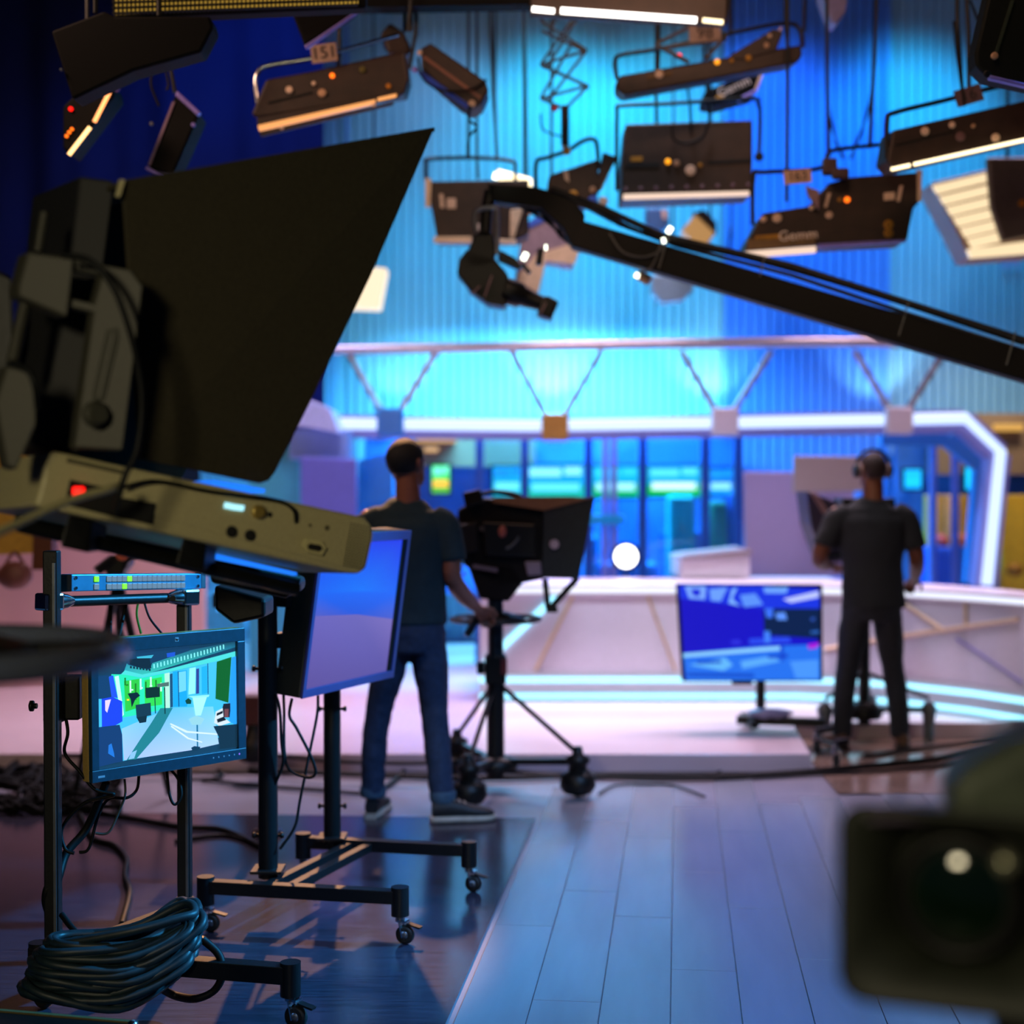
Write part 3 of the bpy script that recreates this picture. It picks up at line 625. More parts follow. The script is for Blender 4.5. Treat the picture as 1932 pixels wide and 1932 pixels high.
for row in range(2):
    for k in range(17):
        t = [0.176][0] if k == 0 else 0.268 + (k - 1) * 0.0383
        c_ = q0 + dx * (L * t) + V((0, 0, H * (0.72 - 0.46 * row)))
        lit = (row == 0 and k in (0, 5)) or (row == 1 and k == 4)
        m = MB(); m.plate([c_ + dx * a + V((0, 0, b)) for a, b in ((-0.0085, -0.0085), (0.0085, -0.0085), (0.0085, 0.0085), (-0.0085, 0.0085))], dn * 0.004)
        m.build('button', LEDGREEN if lit else BTN, kp, bevel=0.0012, label='lit green button' if lit else None)
for t in (0.03, 0.97):
    for hz in (0.2, 0.8):
        m = MB(); m.lathe(q0 + dx * L * t + V((0, 0, H * hz)), dn, [(0, 0.006), (0.003, 0.005)], 10); m.build('screw', CHROME, kp)

# small lit monitor
hp = thing('lit_monitor', 'small charcoal monitor showing a green and cyan studio picture', 'monitor', P(300, 1460, 4.5))
BL, BR, TR_, TL = P(172, 1478, 4.30), P(463, 1431, 4.71), P(460, 1184, 4.71), P(169, 1208, 4.30)
tn = (BR - BL).cross(TL - BL).normalized()
BEZ2 = mat('teal_black_bezel', '#1c3a4a', 0.4, 0.1, var=0.12, scale=60)
def hq(u, v, o=0.0): return BL * (1 - u) * (1 - v) + BR * u * (1 - v) + TR_ * u * v + TL * (1 - u) * v + tn * o
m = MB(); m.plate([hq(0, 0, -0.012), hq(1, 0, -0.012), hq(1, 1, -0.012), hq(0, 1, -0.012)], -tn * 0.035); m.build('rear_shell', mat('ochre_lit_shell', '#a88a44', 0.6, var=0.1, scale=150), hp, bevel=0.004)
m = MB(); m.plate([hq(0.1, 0.1, -0.047), hq(0.9, 0.1, -0.047), hq(0.9, 0.9, -0.047), hq(0.1, 0.9, -0.047)], -tn * 0.03); m.build('rear_bulge', BLACK, hp, bevel=0.01)
for (u0, v0, u1, v1) in ((0, 0, 1, 0.085), (0, 0.90, 1, 1), (0, 0.085, 0.045, 0.90), (0.945, 0.085, 1, 0.90)):
    m = MB(); m.plate([hq(u0, v0, -0.012), hq(u1, v0, -0.012), hq(u1, v1, -0.012), hq(u0, v1, -0.012)], tn * 0.018); m.build('bezel', BEZ2, hp, bevel=0.002)
u0, u1, v0, v1 = 0.045, 0.945, 0.085, 0.90
SBL, SBR, STR, STL = hq(u0, v0, -0.006), hq(u1, v0, -0.006), hq(u1, v1, -0.006), hq(u0, v1, -0.006)
def hs(x, y):
    t = (x - 250) / 1515; yt = 215 - 70 * t; yb = 1615 - 220 * t
    return (t, (yb - y) / (yb - yt))
def hpoly(pts, col): return ([hs(*p) for p in pts], col)
S = [(rect(0, 0, 1, 1), '#123a58')]
S += [hpoly([(250, 520), (520, 470), (720, 500), (1040, 470), (1765, 330), (1765, 1180), (1240, 1400), (500, 1520), (250, 1560)], '#3fb8e8'),
      hpoly([(500, 1130), (1020, 900), (1500, 900), (1560, 1340), (1240, 1410), (520, 1510)], ['#86c4ee', '#58b8ec', '#6cc8f4', '#a0c8f0', '#a8c0f4', '#9cb8f4']),
      hpoly([(400, 470), (530, 480), (720, 530), (1010, 480), (1010, 905), (560, 990), (460, 1000)], '#28dcb0'),
      hpoly([(530, 560), (690, 540), (690, 880), (540, 930)], '#2cc040'), hpoly([(745, 560), (930, 530), (930, 860), (745, 880)], '#2ed050'),
      hpoly([(520, 480), (720, 500), (1765, 215), (1765, 140), (1240, 230), (560, 350)], ['#2fa4b4', '#34b8b0', '#1c6a8c', '#17405e', '#58c8dc', '#2a8ca4']),
      hpoly([(500, 475), (720, 525), (1030, 470), (1765, 330), (1765, 262), (1000, 440), (720, 490), (540, 430)], '#48d0d0'),
      hpoly([(250, 215), (1240, 150), (1240, 232), (830, 360), (800, 440), (580, 370), (470, 250)], '#12385c'),
      hpoly([(590, 300), (800, 290), (820, 420), (720, 420), (590, 360)], '#0c2434'), hpoly([(665, 275), (845, 262), (820, 300), (670, 295)], '#38a8c8'), hpoly([(985, 250), (1080, 240), (1075, 290), (990, 300)], '#1c50c8')]
for k in range(22):
    x = 840 + k * 37; y = 400 - k * 9.2
    S.append(hpoly([(x, y - 28), (x + 14, y - 30), (x + 16, y + 22), (x + 2, y + 24)], '#7ae4ec'))
for k in range(7):
    x = 590 + k * 33; S.append(hpoly([(x, 380 + k * 7), (x + 20, 384 + k * 7), (x + 20, 412 + k * 7), (x, 408 + k * 7)], '#0c3040'))
for k in range(9):
    for (x, y, w_, h_) in ((530 + k * 54, 520 + (k * 37) % 90, 16, 90 + (k * 53) % 120), (545 + k * 50, 600 + (k * 61) % 140, 26, 16)):
        S.append(hpoly([(x, y), (x + w_, y - 2), (x + w_, y + h_), (x, y + h_)], '#c8fff0' if k % 2 else '#18781c'))
S += [hpoly([(430, 500), (470, 490), (520, 960), (490, 1000)], '#b8f4ff'), hpoly([(955, 490), (1010, 480), (1010, 900), (960, 900)], '#a8e8d0'), hpoly([(1012, 500), (1042, 490), (1042, 890), (1012, 898)], '#1a4a70'),
      hpoly([(1045, 470), (1200, 460), (1200, 890), (1045, 890)], '#18a0ec'), hpoly([(1110, 480), (1190, 470), (1190, 700), (1110, 720)], '#68c8fa'), hpoly([(1230, 440), (1300, 430), (1290, 740), (1215, 750)], '#8ce8f0'),
      hpoly([(1305, 450), (1338, 445), (1335, 740), (1300, 745)], '#2c3c8c'), hpoly([(1365, 430), (1430, 415), (1430, 740), (1365, 750)], '#20a8f0'), hpoly([(1432, 390), (1442, 390), (1442, 750), (1432, 750)], '#0c4070'), hpoly([(1098, 470), (1108, 470), (1112, 890), (1102, 890)], '#104878'),
      hpoly([(1540, 375), (1712, 325), (1670, 860), (1520, 810)], '#0c5c18'), hpoly([(1715, 330), (1765, 320), (1765, 1130), (1680, 1080), (1675, 860)], '#2494ec'),
      hpoly([(905, 900), (1040, 900), (890, 1190), (640, 1500), (540, 1510), (700, 1240), (800, 1080)], '#1f7a88'), hpoly([(590, 1420), (650, 1390), (620, 1490), (560, 1500)], '#80b8e8'),
      hpoly([(560, 710), (660, 700), (690, 740), (640, 780), (600, 880), (590, 780)], '#08202c'), hpoly([(745, 650), (900, 640), (900, 765), (750, 775)], '#0a2a24'), hpoly([(870, 610), (1000, 590), (1000, 640), (875, 650)], '#4a6a66'),
      hpoly([(640, 850), (800, 830), (805, 980), (650, 1010)], '#123448'), hpoly([(650, 1000), (760, 980), (750, 1060), (680, 1070)], '#0c2836'), hpoly([(840, 770), (850, 770), (855, 960), (845, 960)], '#0c3030'), hpoly([(945, 650), (957, 650), (960, 970), (948, 970)], '#0c3030'), hpoly([(550, 775), (575, 775), (575, 795), (550, 795)], '#e8d820'),
      hpoly([(1210, 770), (1450, 760), (1440, 785), (1260, 790)], '#8ce0f4'), hpoly([(1260, 790), (1420, 785), (1350, 1000), (1290, 1000)], '#a0f0fa'), hpoly([(1215, 1040), (1300, 1000), (1390, 1040), (1350, 1110), (1250, 1110)], '#8cc8d8'), hpoly([(1298, 1110), (1316, 1110), (1316, 1370), (1300, 1370)], '#1a6a90'), hpoly([(1235, 1380), (1270, 1360), (1340, 1370), (1330, 1400), (1250, 1410)], '#0c3450'),
      hpoly([(1175, 820), (1210, 790), (1245, 820), (1240, 860), (1190, 860)], '#0c4030'), hpoly([(1010, 1080), (1200, 1180), (1560, 1220), (1560, 1235), (1180, 1200), (1010, 1100)], '#c8e0fa'), hpoly([(1020, 1110), (1210, 1260), (1360, 1310), (1360, 1322), (1200, 1275), (1015, 1125)], '#d0e4fa'),
      hpoly([(1610, 870), (1690, 865), (1690, 950), (1680, 1030), (1600, 1030), (1590, 950)], '#1a1a24'), hpoly([(1620, 930), (1670, 930), (1665, 1030), (1620, 1030)], '#6a4044'), hpoly([(1520, 960), (1600, 920), (1610, 1030), (1690, 1090), (1560, 1130), (1500, 1090)], '#c8d8e0'), hpoly([(1530, 980), (1600, 950), (1600, 980), (1530, 1010)], '#101820'), hpoly([(1530, 1050), (1610, 1020), (1640, 1060), (1540, 1090)], '#101820'),
      hpoly([(1490, 1130), (1765, 1110), (1765, 1380), (1560, 1400), (1560, 1280)], '#0f2c40'),
      hpoly([(250, 480), (370, 480), (400, 760), (250, 760)], '#103a66'), hpoly([(365, 500), (410, 480), (455, 760), (390, 740)], '#2050e8'),
      hpoly([(290, 760), (400, 740), (500, 800), (500, 1040), (420, 1090), (290, 1100)], '#1c40e0'), hpoly([(325, 780), (385, 770), (345, 930), (325, 900)], '#d8c8f4'), hpoly([(250, 1100), (470, 1080), (495, 1200), (500, 1520), (400, 1540), (250, 1580)], '#12386c'), hpoly([(355, 1320), (385, 1300), (410, 1420), (415, 1470), (350, 1420)], '#2070d0')]
screen('picture', SBL, SBR, STR, STL, S, hp, 1.15, 'small_monitor_picture', 0.0004)
au = (BR - BL).normalized(); av = (TL - BL).normalized()
m = MB(); m.plate(rrect(hq(0.535, 0.955, 0.006), au, av, 0.0065, 0.0065, 0.002), tn * 0.0008); m.build('badge', mat('silver_badge', '#a9c4d2', 0.3, 0.5), hp)
text('hp', 0, 0, 0, 0.010, BLACK, hp, name='badge_lettering', ax=au, ay=av, at=hq(0.535, 0.955, 0.0072))
m = MB(); m.plate([hq(0.035, 0.03, 0.006), hq(0.075, 0.03, 0.006), hq(0.075, 0.045, 0.006), hq(0.035, 0.045, 0.006)], tn * 0.0006); m.build('model_label', MATS['silver_badge'], hp)
for k in range(6):
    m = MB(); m.lathe(hq(0.77 + k * 0.036, 0.045, 0.006), tn, [(0, 0.0028), (0.001, 0.0022)], 8); m.build('control_button', MATS['silver_badge'] if k != 5 else led('violet_power_light', '#8a6cff', 1.2), hp)
# cables under the monitor
for k, pts in enumerate(([P(200, 1476, 4.36), P(165, 1560, 4.4), P(125, 1610, 4.36), P(108, 1660, 4.3), P(88, 1680, 4.28), P(92, 1720, 4.29), P(135, 1790, 4.3), P(205, 1800, 4.28)],)):
    cable_thing(pts, 0.013, 'thick black cable bundle slanting from the lit monitor to the left post', 'cable_bundle')
cable_thing([P(118, 1330, 4.36), P(128, 1380, 4.34), P(122, 1420, 4.34), P(150, 1455, 4.33), P(180, 1490, 4.33), P(215, 1500, 4.34), P(160, 1515, 4.34), P(118, 1560, 4.34), P(122, 1600, 4.33), P(140, 1610, 4.33)], 0.0055, 'thin black cable curling past the left side of the lit monitor')
cable_thing([P(315, 1455, 4.6), P(320, 1500, 4.58), P(330, 1518, 4.58), P(342, 1500, 4.59), P(336, 1470, 4.6), P(318, 1448, 4.6)], 0.005, 'small cable loop hanging below the right half of the lit monitor')
cable_thing([P(262, 1464, 4.5), P(258, 1490, 4.48), P(240, 1505, 4.46), P(205, 1508, 4.45), P(185, 1540, 4.43), P(168, 1600, 4.42), P(150, 1608, 4.42)], 0.005, 'thin cable falling from the middle of the lit monitor')
cable_thing([P(235, 1470, 4.45), P(236, 1500, 4.44), P(225, 1530, 4.44), P(205, 1570, 4.43), P(180, 1572, 4.42)], 0.004, 'short thin cable dangling under the lit monitor', m=mat('grey_cable', '#2f3a3a', 0.5))
cable_thing([P(262, 1130, 4.6), P(258, 1160, 4.6), P(266, 1195, 4.62)], 0.004, 'green cable dropping from the button panel to the lit monitor', m=mat('green_cable', '#2f8a2a', 0.5))
cable_thing([P(270, 1128, 4.62), P(282, 1165, 4.62), P(306, 1196, 4.65)], 0.004, 'black cable dropping from the button panel to the lit monitor')
for k, (xa, xb) in enumerate(((208, 208), (238, 224))):
    cable_thing([P(xa, 1140, 4.62), P((xa + xb) / 2, 1170, 4.6), P(xb, 1204, 4.55)], 0.006, ['straight dark cable left of the green cable, vertical', 'straight dark cable left of the green cable, slanted'][k])
# big coil of cable on the foot of the stand
CO = mat('coil_cable_jacket', '#16282e', 0.5, var=0.3, scale=30)
coil = MB(); rnd = random.Random(3)
for k in range(38):
    t = k / 37
    lx, ly = 98 - 48 * t + rnd.uniform(-14, 10), 1782 + 100 * t + rnd.uniform(-16, 12)
    rx, ry = 366 + rnd.uniform(-12, 24) - 16 * t, 1722 + 86 * t + rnd.uniform(-20, 14)
    d0 = 4.12 + rnd.uniform(-0.05, 0.05); d1 = 4.22 + rnd.uniform(-0.05, 0.04)
    sag = 26 + 34 * t + rnd.uniform(-22, 20)
    mx, my = (lx + rx) / 2 + 20, (ly + ry) / 2 + sag
    pts = [P(lx, ly, d0), P(lx * 0.72 + mx * 0.28, ly * 0.6 + my * 0.4 + 6, d0 - 0.03), P(mx, my, (d0 + d1) / 2 - 0.06), P(rx * 0.72 + mx * 0.28, ry * 0.72 + my * 0.28 + sag * 0.25, d1 - 0.04), P(rx, ry, d1),
           P(rx - 20, ry - 18, d1 + 0.05), P(mx, (ly + ry) / 2 - 2, (d0 + d1) / 2 + 0.06), P(lx + 22, ly - 12, d0 + 0.07)]
    for q in pts: q.z = max(q.z, 0.02)
    coil.tube(smoothpts(pts, 6, True), 0.0125, 6, closed=True)
single(coil, 'cable_coil', CO, 'big coil of black cable wound around the foot of the rack stand', 'cable coil')
cable_thing([P(382, 1772, 4.22), P(412, 1800, 4.22), P(420, 1835, 4.2), P(405, 1868, 4.2), P(370, 1884, 4.2), P(330, 1878, 4.24), P(300, 1862, 4.2)], 0.012, 'loose cable loop hanging from the right end of the big coil')
cable_thing([P(116, 1725, 4.25), P(150, 1765, 4.2), P(205, 1798, 4.16)], 0.009, 'stiff cable end sticking up from the big coil')

# ================================================================== teleprompter camera at the left
tp = thing('prompter_camera', 'teleprompter camera with a huge black hood and a khaki monitor box underneath', 'camera', P(380, 1000, 3.2))
KHAKI = mat('khaki_grey_casing', '#a29a72', 0.5, var=0.12, scale=260, bump=0.05)
HOOD = mat('black_olive_hood', '#332f22', 0.85, var=0.15, scale=120, spec=0.2)
dl = lerpd(70, 2.95, 700, 3.38)
bq = [P(98, 850, dl(98)), P(690, 976, dl(690)), P(703, 992, dl(703)), P(706, 1010, dl(706)), P(692, 1072, dl(692)), P(678, 1083, dl(678)), P(640, 1078, dl(640)), P(66, 955, dl(66)), P(78, 915, dl(78)), P(84, 880, dl(84))]
e1 = (bq[1] - bq[0]).normalized(); e2 = (bq[0] - bq[7]).normalized(); bn = e1.cross(e2).normalized()
if bn.y > 0: bn = -bn
bx_ = MB(); bx_.plate(bq, -bn * 0.34); box_ = bx_.build('monitor_box', KHAKI, tp, bevel=0.008)
def bp_(x, y, o=0.0):
    """point on the side of the box under a pixel"""
    r = (P(x, y, 1.0) - CAM); t = (bq[0] - CAM).dot(bn) / r.dot(bn); return CAM + r * t + bn * o
def bdisc(x, y, r, mm, nm, dep=0.004, n=18):
    q = MB(); q.lathe(bp_(x, y), bn, [(-0.002, r), (dep, r), (dep + 0.001, r * 0.8)], n); return q.build(nm, mm, tp)
def brec(pts, mm, nm, dep=0.003, bev=0.0):
    q = MB(); q.plate([bp_(x, y, 0.0002) for x, y in pts], bn * dep); return q.build(nm, mm, tp, bevel=bev)
HOLE = mat('deep_black_recess', '#050505', 0.9)
brec([(132, 905), (222, 925), (215, 975), (122, 952)], HOLE, 'connector_recess', 0.0015)
brec([(222, 938), (294, 950), (288, 990), (216, 975)], HOLE, 'connector_recess', 0.0015)
brec([(127, 864), (236, 888), (234, 896), (125, 872)], mat('vent_dark', '#4a4630', 0.8), 'vent_slot', 0.001)
bdisc(437, 1003, 0.0125, HOLE, 'socket', 0.002); bdisc(472, 1010, 0.0125, HOLE, 'socket', 0.002); bdisc(509, 971, 0.006, HOLE, 'socket', 0.002)
bdisc(486, 966, 0.015, mat('brass_ring', '#a8904a', 0.3, 0.6), 'coax_connector', 0.01)
brec([(424, 948), (444, 952), (460, 954), (458, 964), (440, 962), (422, 958)], led('cyan_glint_glow', '#a8f0ff', 1.2), 'cyan_glint', 0.004)  # cyan glint on the casing put in as a glowing patch
brec([(575, 1016), (606, 1022), (614, 1034), (606, 1048), (576, 1042), (568, 1030)], mat('pale_khaki', '#b0a878', 0.5), 'video_port', 0.006, 0.001)
brec([(582, 1025), (602, 1029), (606, 1035), (600, 1041), (580, 1037), (577, 1031)], HOLE, 'port_opening', 0.0075)
bdisc(585, 991, 0.004, MATS['vent_dark'], 'screw', 0.001); bdisc(617, 996, 0.006, MATS['vent_dark'], 'screw', 0.001)
vm = MB()
for i in range(7):
    for j in range(16):
        x = 663 + i * 6.0 - j * 0.95; y = 988 + j * 5.2 + i * 1.25
        vm.lathe(bp_(x, y), bn, [(0.0002, 0.0021), (0.0008, 0.0021)], 6)
vg = vm.build('vent_holes', HOLE, tp); vg['kind'] = 'stuff'
m = MB(); m.box(bp_(147, 928, 0.004), (0.024, 0.012, 0.02)); m.build('red_power_switch', LEDRED, tp, bevel=0.004)
# hood: near side, far side and top, open toward the set
hn = [P(232, 340, 3.0), P(820, 240, 3.5), P(815, 250, 3.5), P(700, 520, 3.42), P(585, 760, 3.34), P(520, 890, 3.3), P(508, 906, 3.29), P(492, 912, 3.27), P(265, 866, 3.06)]
hv = (P(820, 240, 3.5) - P(232, 340, 3.0)); hnrm = hv.cross(UP).normalized()
if hnrm.y < 0: hnrm = -hnrm
m = MB(); m.plate(hn, hnrm * 0.012); m.build('hood_side', HOOD, tp, bevel=0.002)
m = MB(); m.plate([q + hnrm * 0.44 for q in hn], hnrm * 0.012); m.build('hood_side', HOOD, tp)
m = MB(); m.plate([hn[0], hn[1], hn[1] + hnrm * 0.45, hn[0] + hnrm * 0.45], V((0, 0, -0.01))); m.build('hood_top', HOOD, tp)
m = MB(); m.plate([P(405, 906, 3.2), P(500, 922, 3.26), P(500, 930, 3.26), P(405, 914, 3.2)], hnrm * 0.3); m.build('glass_edge_shine', led('blue_screen_glow', '#1a78ff', 1.1), tp)  # blue shine above and below the box painted as glowing strips
m = MB(); m.plate([P(396, 1042, 3.35), P(560, 1080, 3.45), P(560, 1086, 3.45), P(396, 1052, 3.35)], hnrm * 0.02); m.build('lower_edge_shine', MATS['blue_screen_glow'], tp)
m = MB(); m.plate([P(228, 338, 2.99), P(236, 340, 2.99), P(226, 372, 2.98), P(220, 370, 2.98)], hnrm * 0.01); m.build('hood_corner', KHAKI, tp)
# black camera front panel and grey cradle
m = MB(); m.plate(pp([(150, 332), (216, 340), (150, 856), (60, 840), (120, 600)], 3.06), hnrm * 0.25); m.build('mounting_frame', mat('near_black', '#07080a', 0.7), tp, bevel=0.006)
CRADLE = mat('grey_green_casting', '#2c2b20', 0.6, var=0.15, scale=150)
m = MB(); m.plate(pp([(52, 474), (140, 486), (128, 600), (34, 560), (34, 540)], 2.9), hnrm * 0.05); m.build('cradle_block', CRADLE, tp, bevel=0.006)
m = MB(); m.plate(pp([(128, 486), (245, 508), (270, 540), (262, 610), (232, 850), (140, 845), (160, 700), (176, 590), (128, 578), (126, 560), (178, 572), (192, 520), (140, 510)], 2.92), hnrm * 0.03); m.build('cradle_arm', CRADLE, tp, bevel=0.004)
m = MB(); m.plate(pp([(202, 622), (222, 618), (224, 640), (196, 756), (176, 756), (176, 740)], 2.915), hnrm * 0.004); m.build('slot', mat('cradle_shadow', '#2c2c22', 0.7), tp, bevel=0.002)
m = MB(); m.plate(pp([(208, 632), (216, 632), (190, 750), (182, 750)], 2.911), hnrm * 0.004); m.build('slot_rail', CRADLE, tp)
m = MB(); m.lathe(P(178, 782, 2.90), -hnrm, [(0, 0.026), (0.012, 0.026), (0.014, 0.02), (0.024, 0.018)], 20); m.build('lock_knob', MATS['cradle_shadow'], tp)
m = MB(); m.tube([P(84, 402, 2.95), P(72, 475, 2.94)], M_(9, 2.95), 10); m.build('rod', CRADLE, tp)
m = MB(); m.tube([P(50, 560, 2.94), P(22, 690, 2.9)], M_(12, 2.9), 10); m.build('rod', CRADLE, tp)
m = MB(); m.plate(pp([(12, 690), (66, 700), (70, 800), (32, 888), (12, 880), (-10, 760)], 2.85), hnrm * 0.04); m.build('lower_bracket', CRADLE, tp, bevel=0.006)
m = MB(); m.plate(pp([(-60, 480), (24, 520), (30, 640), (-10, 840), (-60, 840)], 3.1), hnrm * 0.2); m.build('camera_body', BLACK, tp, bevel=0.01)
m = MB(); m.plate(pp([(62, 690), (130, 690), (110, 840), (60, 830)], 3.3), hnrm * 0.2); m.build('lens_block', BLACK, tp, bevel=0.01)
m = MB(); m.box(P(86, 815, 3.1), (0.026, 0.02, 0.03)); m.build('tally_lamp', mat('dim_red_lens', '#8a1016', 0.4), tp, bevel=0.004)
m = MB(); m.plate(pp([(72, 654), (92, 650), (108, 660), (96, 668), (76, 664)], 3.2), hnrm * 0.02); m.build('viewfinder_glass', led('blue_viewfinder', '#2a50e0', 0.9), tp)
# rails and clamps under the box
m = MB(); m.tube([P(36, 990, 3.0), P(560, 1112, 3.42)], M_(14, 3.2), 12); m.build('support_rail', BLACK, tp)
m = MB(); m.tube([P(30, 985, 3.25), P(560, 1095, 3.7)], M_(14, 3.4), 12); m.build('support_rail', BLACK, tp)
for x0, y0, w_, h_ in ((128, 972, 46, 68), (346, 1012, 44, 62)):
    m = MB(); m.plate([P(x0, y0, dl(x0) + 0.02), P(x0 + w_, y0 + 8, dl(x0) + 0.05), P(x0 + w_ - 6, y0 + h_ + 4, dl(x0) + 0.05), P(x0 - 16, y0 + h_ - 8, dl(x0) + 0.02)], V((0, 0.12, 0))); m.build('rail_clamp', BLACK, tp, bevel=0.005)
m = MB(); m.plate(pp([(395, 1058), (556, 1096), (556, 1118), (540, 1130), (396, 1100)], 3.7), V((0, 0.2, 0))); m.build('pan_head', BLACK, tp, bevel=0.01)
m = MB(); m.plate(pp([(404, 1104), (500, 1130), (500, 1165), (440, 1178), (404, 1150)], 3.95), V((0, 0.15, 0))); m.build('head_underside', BLACK, tp, bevel=0.01)
# prompter cables
m = MB(); m.tube(smoothpts([P(120, 482, 2.85), P(170, 492, 2.84), P(215, 545, 2.84), P(245, 625, 2.85), P(262, 700, 2.87), P(268, 770, 2.88), P(258, 850, 2.88), P(235, 900, 2.87), P(216, 970, 2.88)], 8), 0.0065, 8); m.build('cable', CABLE, tp)
m = MB(); m.tube(smoothpts([P(20, 682, 2.83), P(52, 700, 2.82), P(66, 730, 2.82), P(72, 770, 2.84)], 8), 0.006, 8); m.build('cable', CABLE, tp)
m = MB(); m.tube(smoothpts([P(-30, 1016, 2.6), P(40, 985, 2.7), P(130, 945, 2.82), P(200, 925, 2.9), P(226, 918, 2.95)], 8), 0.009, 8); m.build('power_cable', mat('khaki_cable', '#9a946c', 0.5), tp)
m = MB(); m.tube(smoothpts([bp_(226, 920, 0.02), bp_(290, 908, 0.012), bp_(380, 925, 0.01), bp_(450, 935, 0.01), bp_(520, 945, 0.012), bp_(548, 962, 0.014), bp_(557, 986, 0.004)], 8), 0.004, 8); m.build('cable', CABLE, tp)
# pedestal with chrome steering ring, at the left edge
pd = thing('camera_pedestal', 'camera pedestal with a chrome steering ring at the left edge', 'pedestal', V((P(-140, 0, 2.3).x, 2.3, 0)))
rc = P(-140, 1233, 2.3); R_ = M_(352, 2.3)
m = MB(); m.tube([rc + V((math.cos(a) * R_, math.sin(a) * R_, 0)) for a in [2 * math.pi * k / 48 for k in range(48)]], 0.0215, 14, closed=True); m.build('steering_ring', mat('dark_chrome', '#78829a', 0.22, 0.7, var=0.03), pd)
m = MB(); m.lathe(rc - V((0, 0, 0.03)), (0, 0, 1), [(0, 0.12), (0.03, 0.17), (0.042, 0.15), (0.065, 0.08)], 28); m.build('hub', BLACK, pd)
for k in range(3):
    a = 0.4 + k * 2.094; m = MB(); m.tube([rc, rc + V((math.cos(a) * R_, math.sin(a) * R_, 0))], 0.012); m.build('spoke', BLKMET, pd)
m = MB(); m.cyl(V((rc.x, rc.y, 0.12)), rc - V((0, 0, 0.02)), 0.075, n=24); m.build('column', BLKMET, pd)
for k in range(3):
    a = 0.2 + k * 2.094; e = V((rc.x + 0.42 * math.cos(a), rc.y + 0.42 * math.sin(a), 0.12)); m = MB(); m.bar(V((rc.x, rc.y, 0.16)), e, 0.07, 0.06); m.build('foot', BLKMET, pd); caster(pd, e, 0.004, r=0.045)

# ================================================================== blurred camera at lower right, close to the lens
bc = thing('foreground_camera', 'out of focus black camera lens with a rounded rectangular hood at lower right', 'camera', P(1800, 1890, 1.55))
c_ = P(1797, 1720, 1.50); nrm = (CAM - c_); nrm.z = 0; nrm.normalize()
nrm = (Matrix.Rotation(math.radians(-6), 3, 'Z') @ nrm).normalized(); ax = V((0, 0, 1)).cross(nrm).normalized(); ay = V((0, 0, 1))
FCB = mat('blurred_black_rubber', '#20241b', 0.6, var=0.2)
rg = []
for off, sx, sy, r_ in ((0.0, 0.114, 0.104, 0.03), (0.004, 0.106, 0.096, 0.03), (-0.07, 0.075, 0.072, 0.05), (-0.09, 0.068, 0.066, 0.05)):
    rg.append(rrect(c_ + nrm * off, ax, ay, sx, sy, r_, 5))
outer = [rrect(c_ + nrm * o_, ax, ay, sx, sy, r_, 5) for o_, sx, sy, r_ in ((-0.09, 0.085, 0.08, 0.05), (-0.03, 0.108, 0.097, 0.035), (0.0, 0.115, 0.104, 0.03))]
m = MB(); m.rings(outer + rg[1:], cap=True); m.build('lens_hood', FCB, bc)
m = MB(); m.lathe(c_ - nrm * 0.085, nrm, [(0, 0.066), (0.03, 0.066), (0.034, 0.058), (0.028, 0.054), (0.024, 0.0535)], 32); m.build('lens_ring', BLACK, bc)
m = MB(); m.lathe(c_ - nrm * 0.065, nrm, [(0, 0.055), (0.006, 0.045), (0.010, 0.028), (0.012, 0.006)], 28); m.build('front_glass', mat('green_coated_glass', '#0a1a0c', 0.08, coat=0.6), bc)
m = MB(); m.lathe(c_ - nrm * 0.09, -nrm, [(0, 0.075), (0.06, 0.07), (0.062, 0.062), (0.20, 0.06), (0.22, 0.05)], 28); m.build('lens_barrel', FCB, bc)
bcn = c_ - nrm * 0.38 + ax * 0.06 + V((0, 0, -0.03))
RB = Matrix((ax, -nrm, ay)).transposed()
m = MB(); m.box(bcn + V((0, 0, 0.02)), (0.19, 0.26, 0.15), RB); m.build('camera_body', FCB, bc, bevel=0.02)
TOPL = mat('grey_green_top', '#4a5244', 0.6, var=0.15)
tl = [P(1797, 1545, 1.60), P(1793, 1500, 1.60), P(1806, 1462, 1.60), P(1850, 1440, 1.60), P(1905, 1410, 1.60), P(1990, 1372, 1.60), P(2080, 1372, 1.60), P(2080, 1600, 1.60), P(1830, 1620, 1.60)]
m = MB(); m.plate(tl, V((0.02, 0.12, 0))); m.build('viewfinder_housing', TOPL, bc, bevel=0.025, seg=3)
m = MB(); m.plate([P(1640, 1540, 1.52), P(1800, 1532, 1.52), P(1800, 1545, 1.52), P(1640, 1552, 1.52)], V((0.0, 0.06, 0))); m.build('hood_top_edge', mat('mauve_grey_edge', '#5a5060', 0.4), bc, bevel=0.004)
m = MB(); m.ball(P(1896, 1628, 1.44), 0.011); m.build('metal_knob', mat('pale_metal', '#b8b89a', 0.25, 0.7), bc)
m = MB(); m.tube([bcn + V((0, 0, -0.07)), V((bcn.x, bcn.y, 0.05))], 0.05, 14); m.build('tripod_column', BLKMET, bc)
m = MB(); m.box(V((bcn.x, bcn.y, 0.03)), (0.5, 0.5, 0.05)); m.build('tripod_base', BLKMET, bc, bevel=0.01)
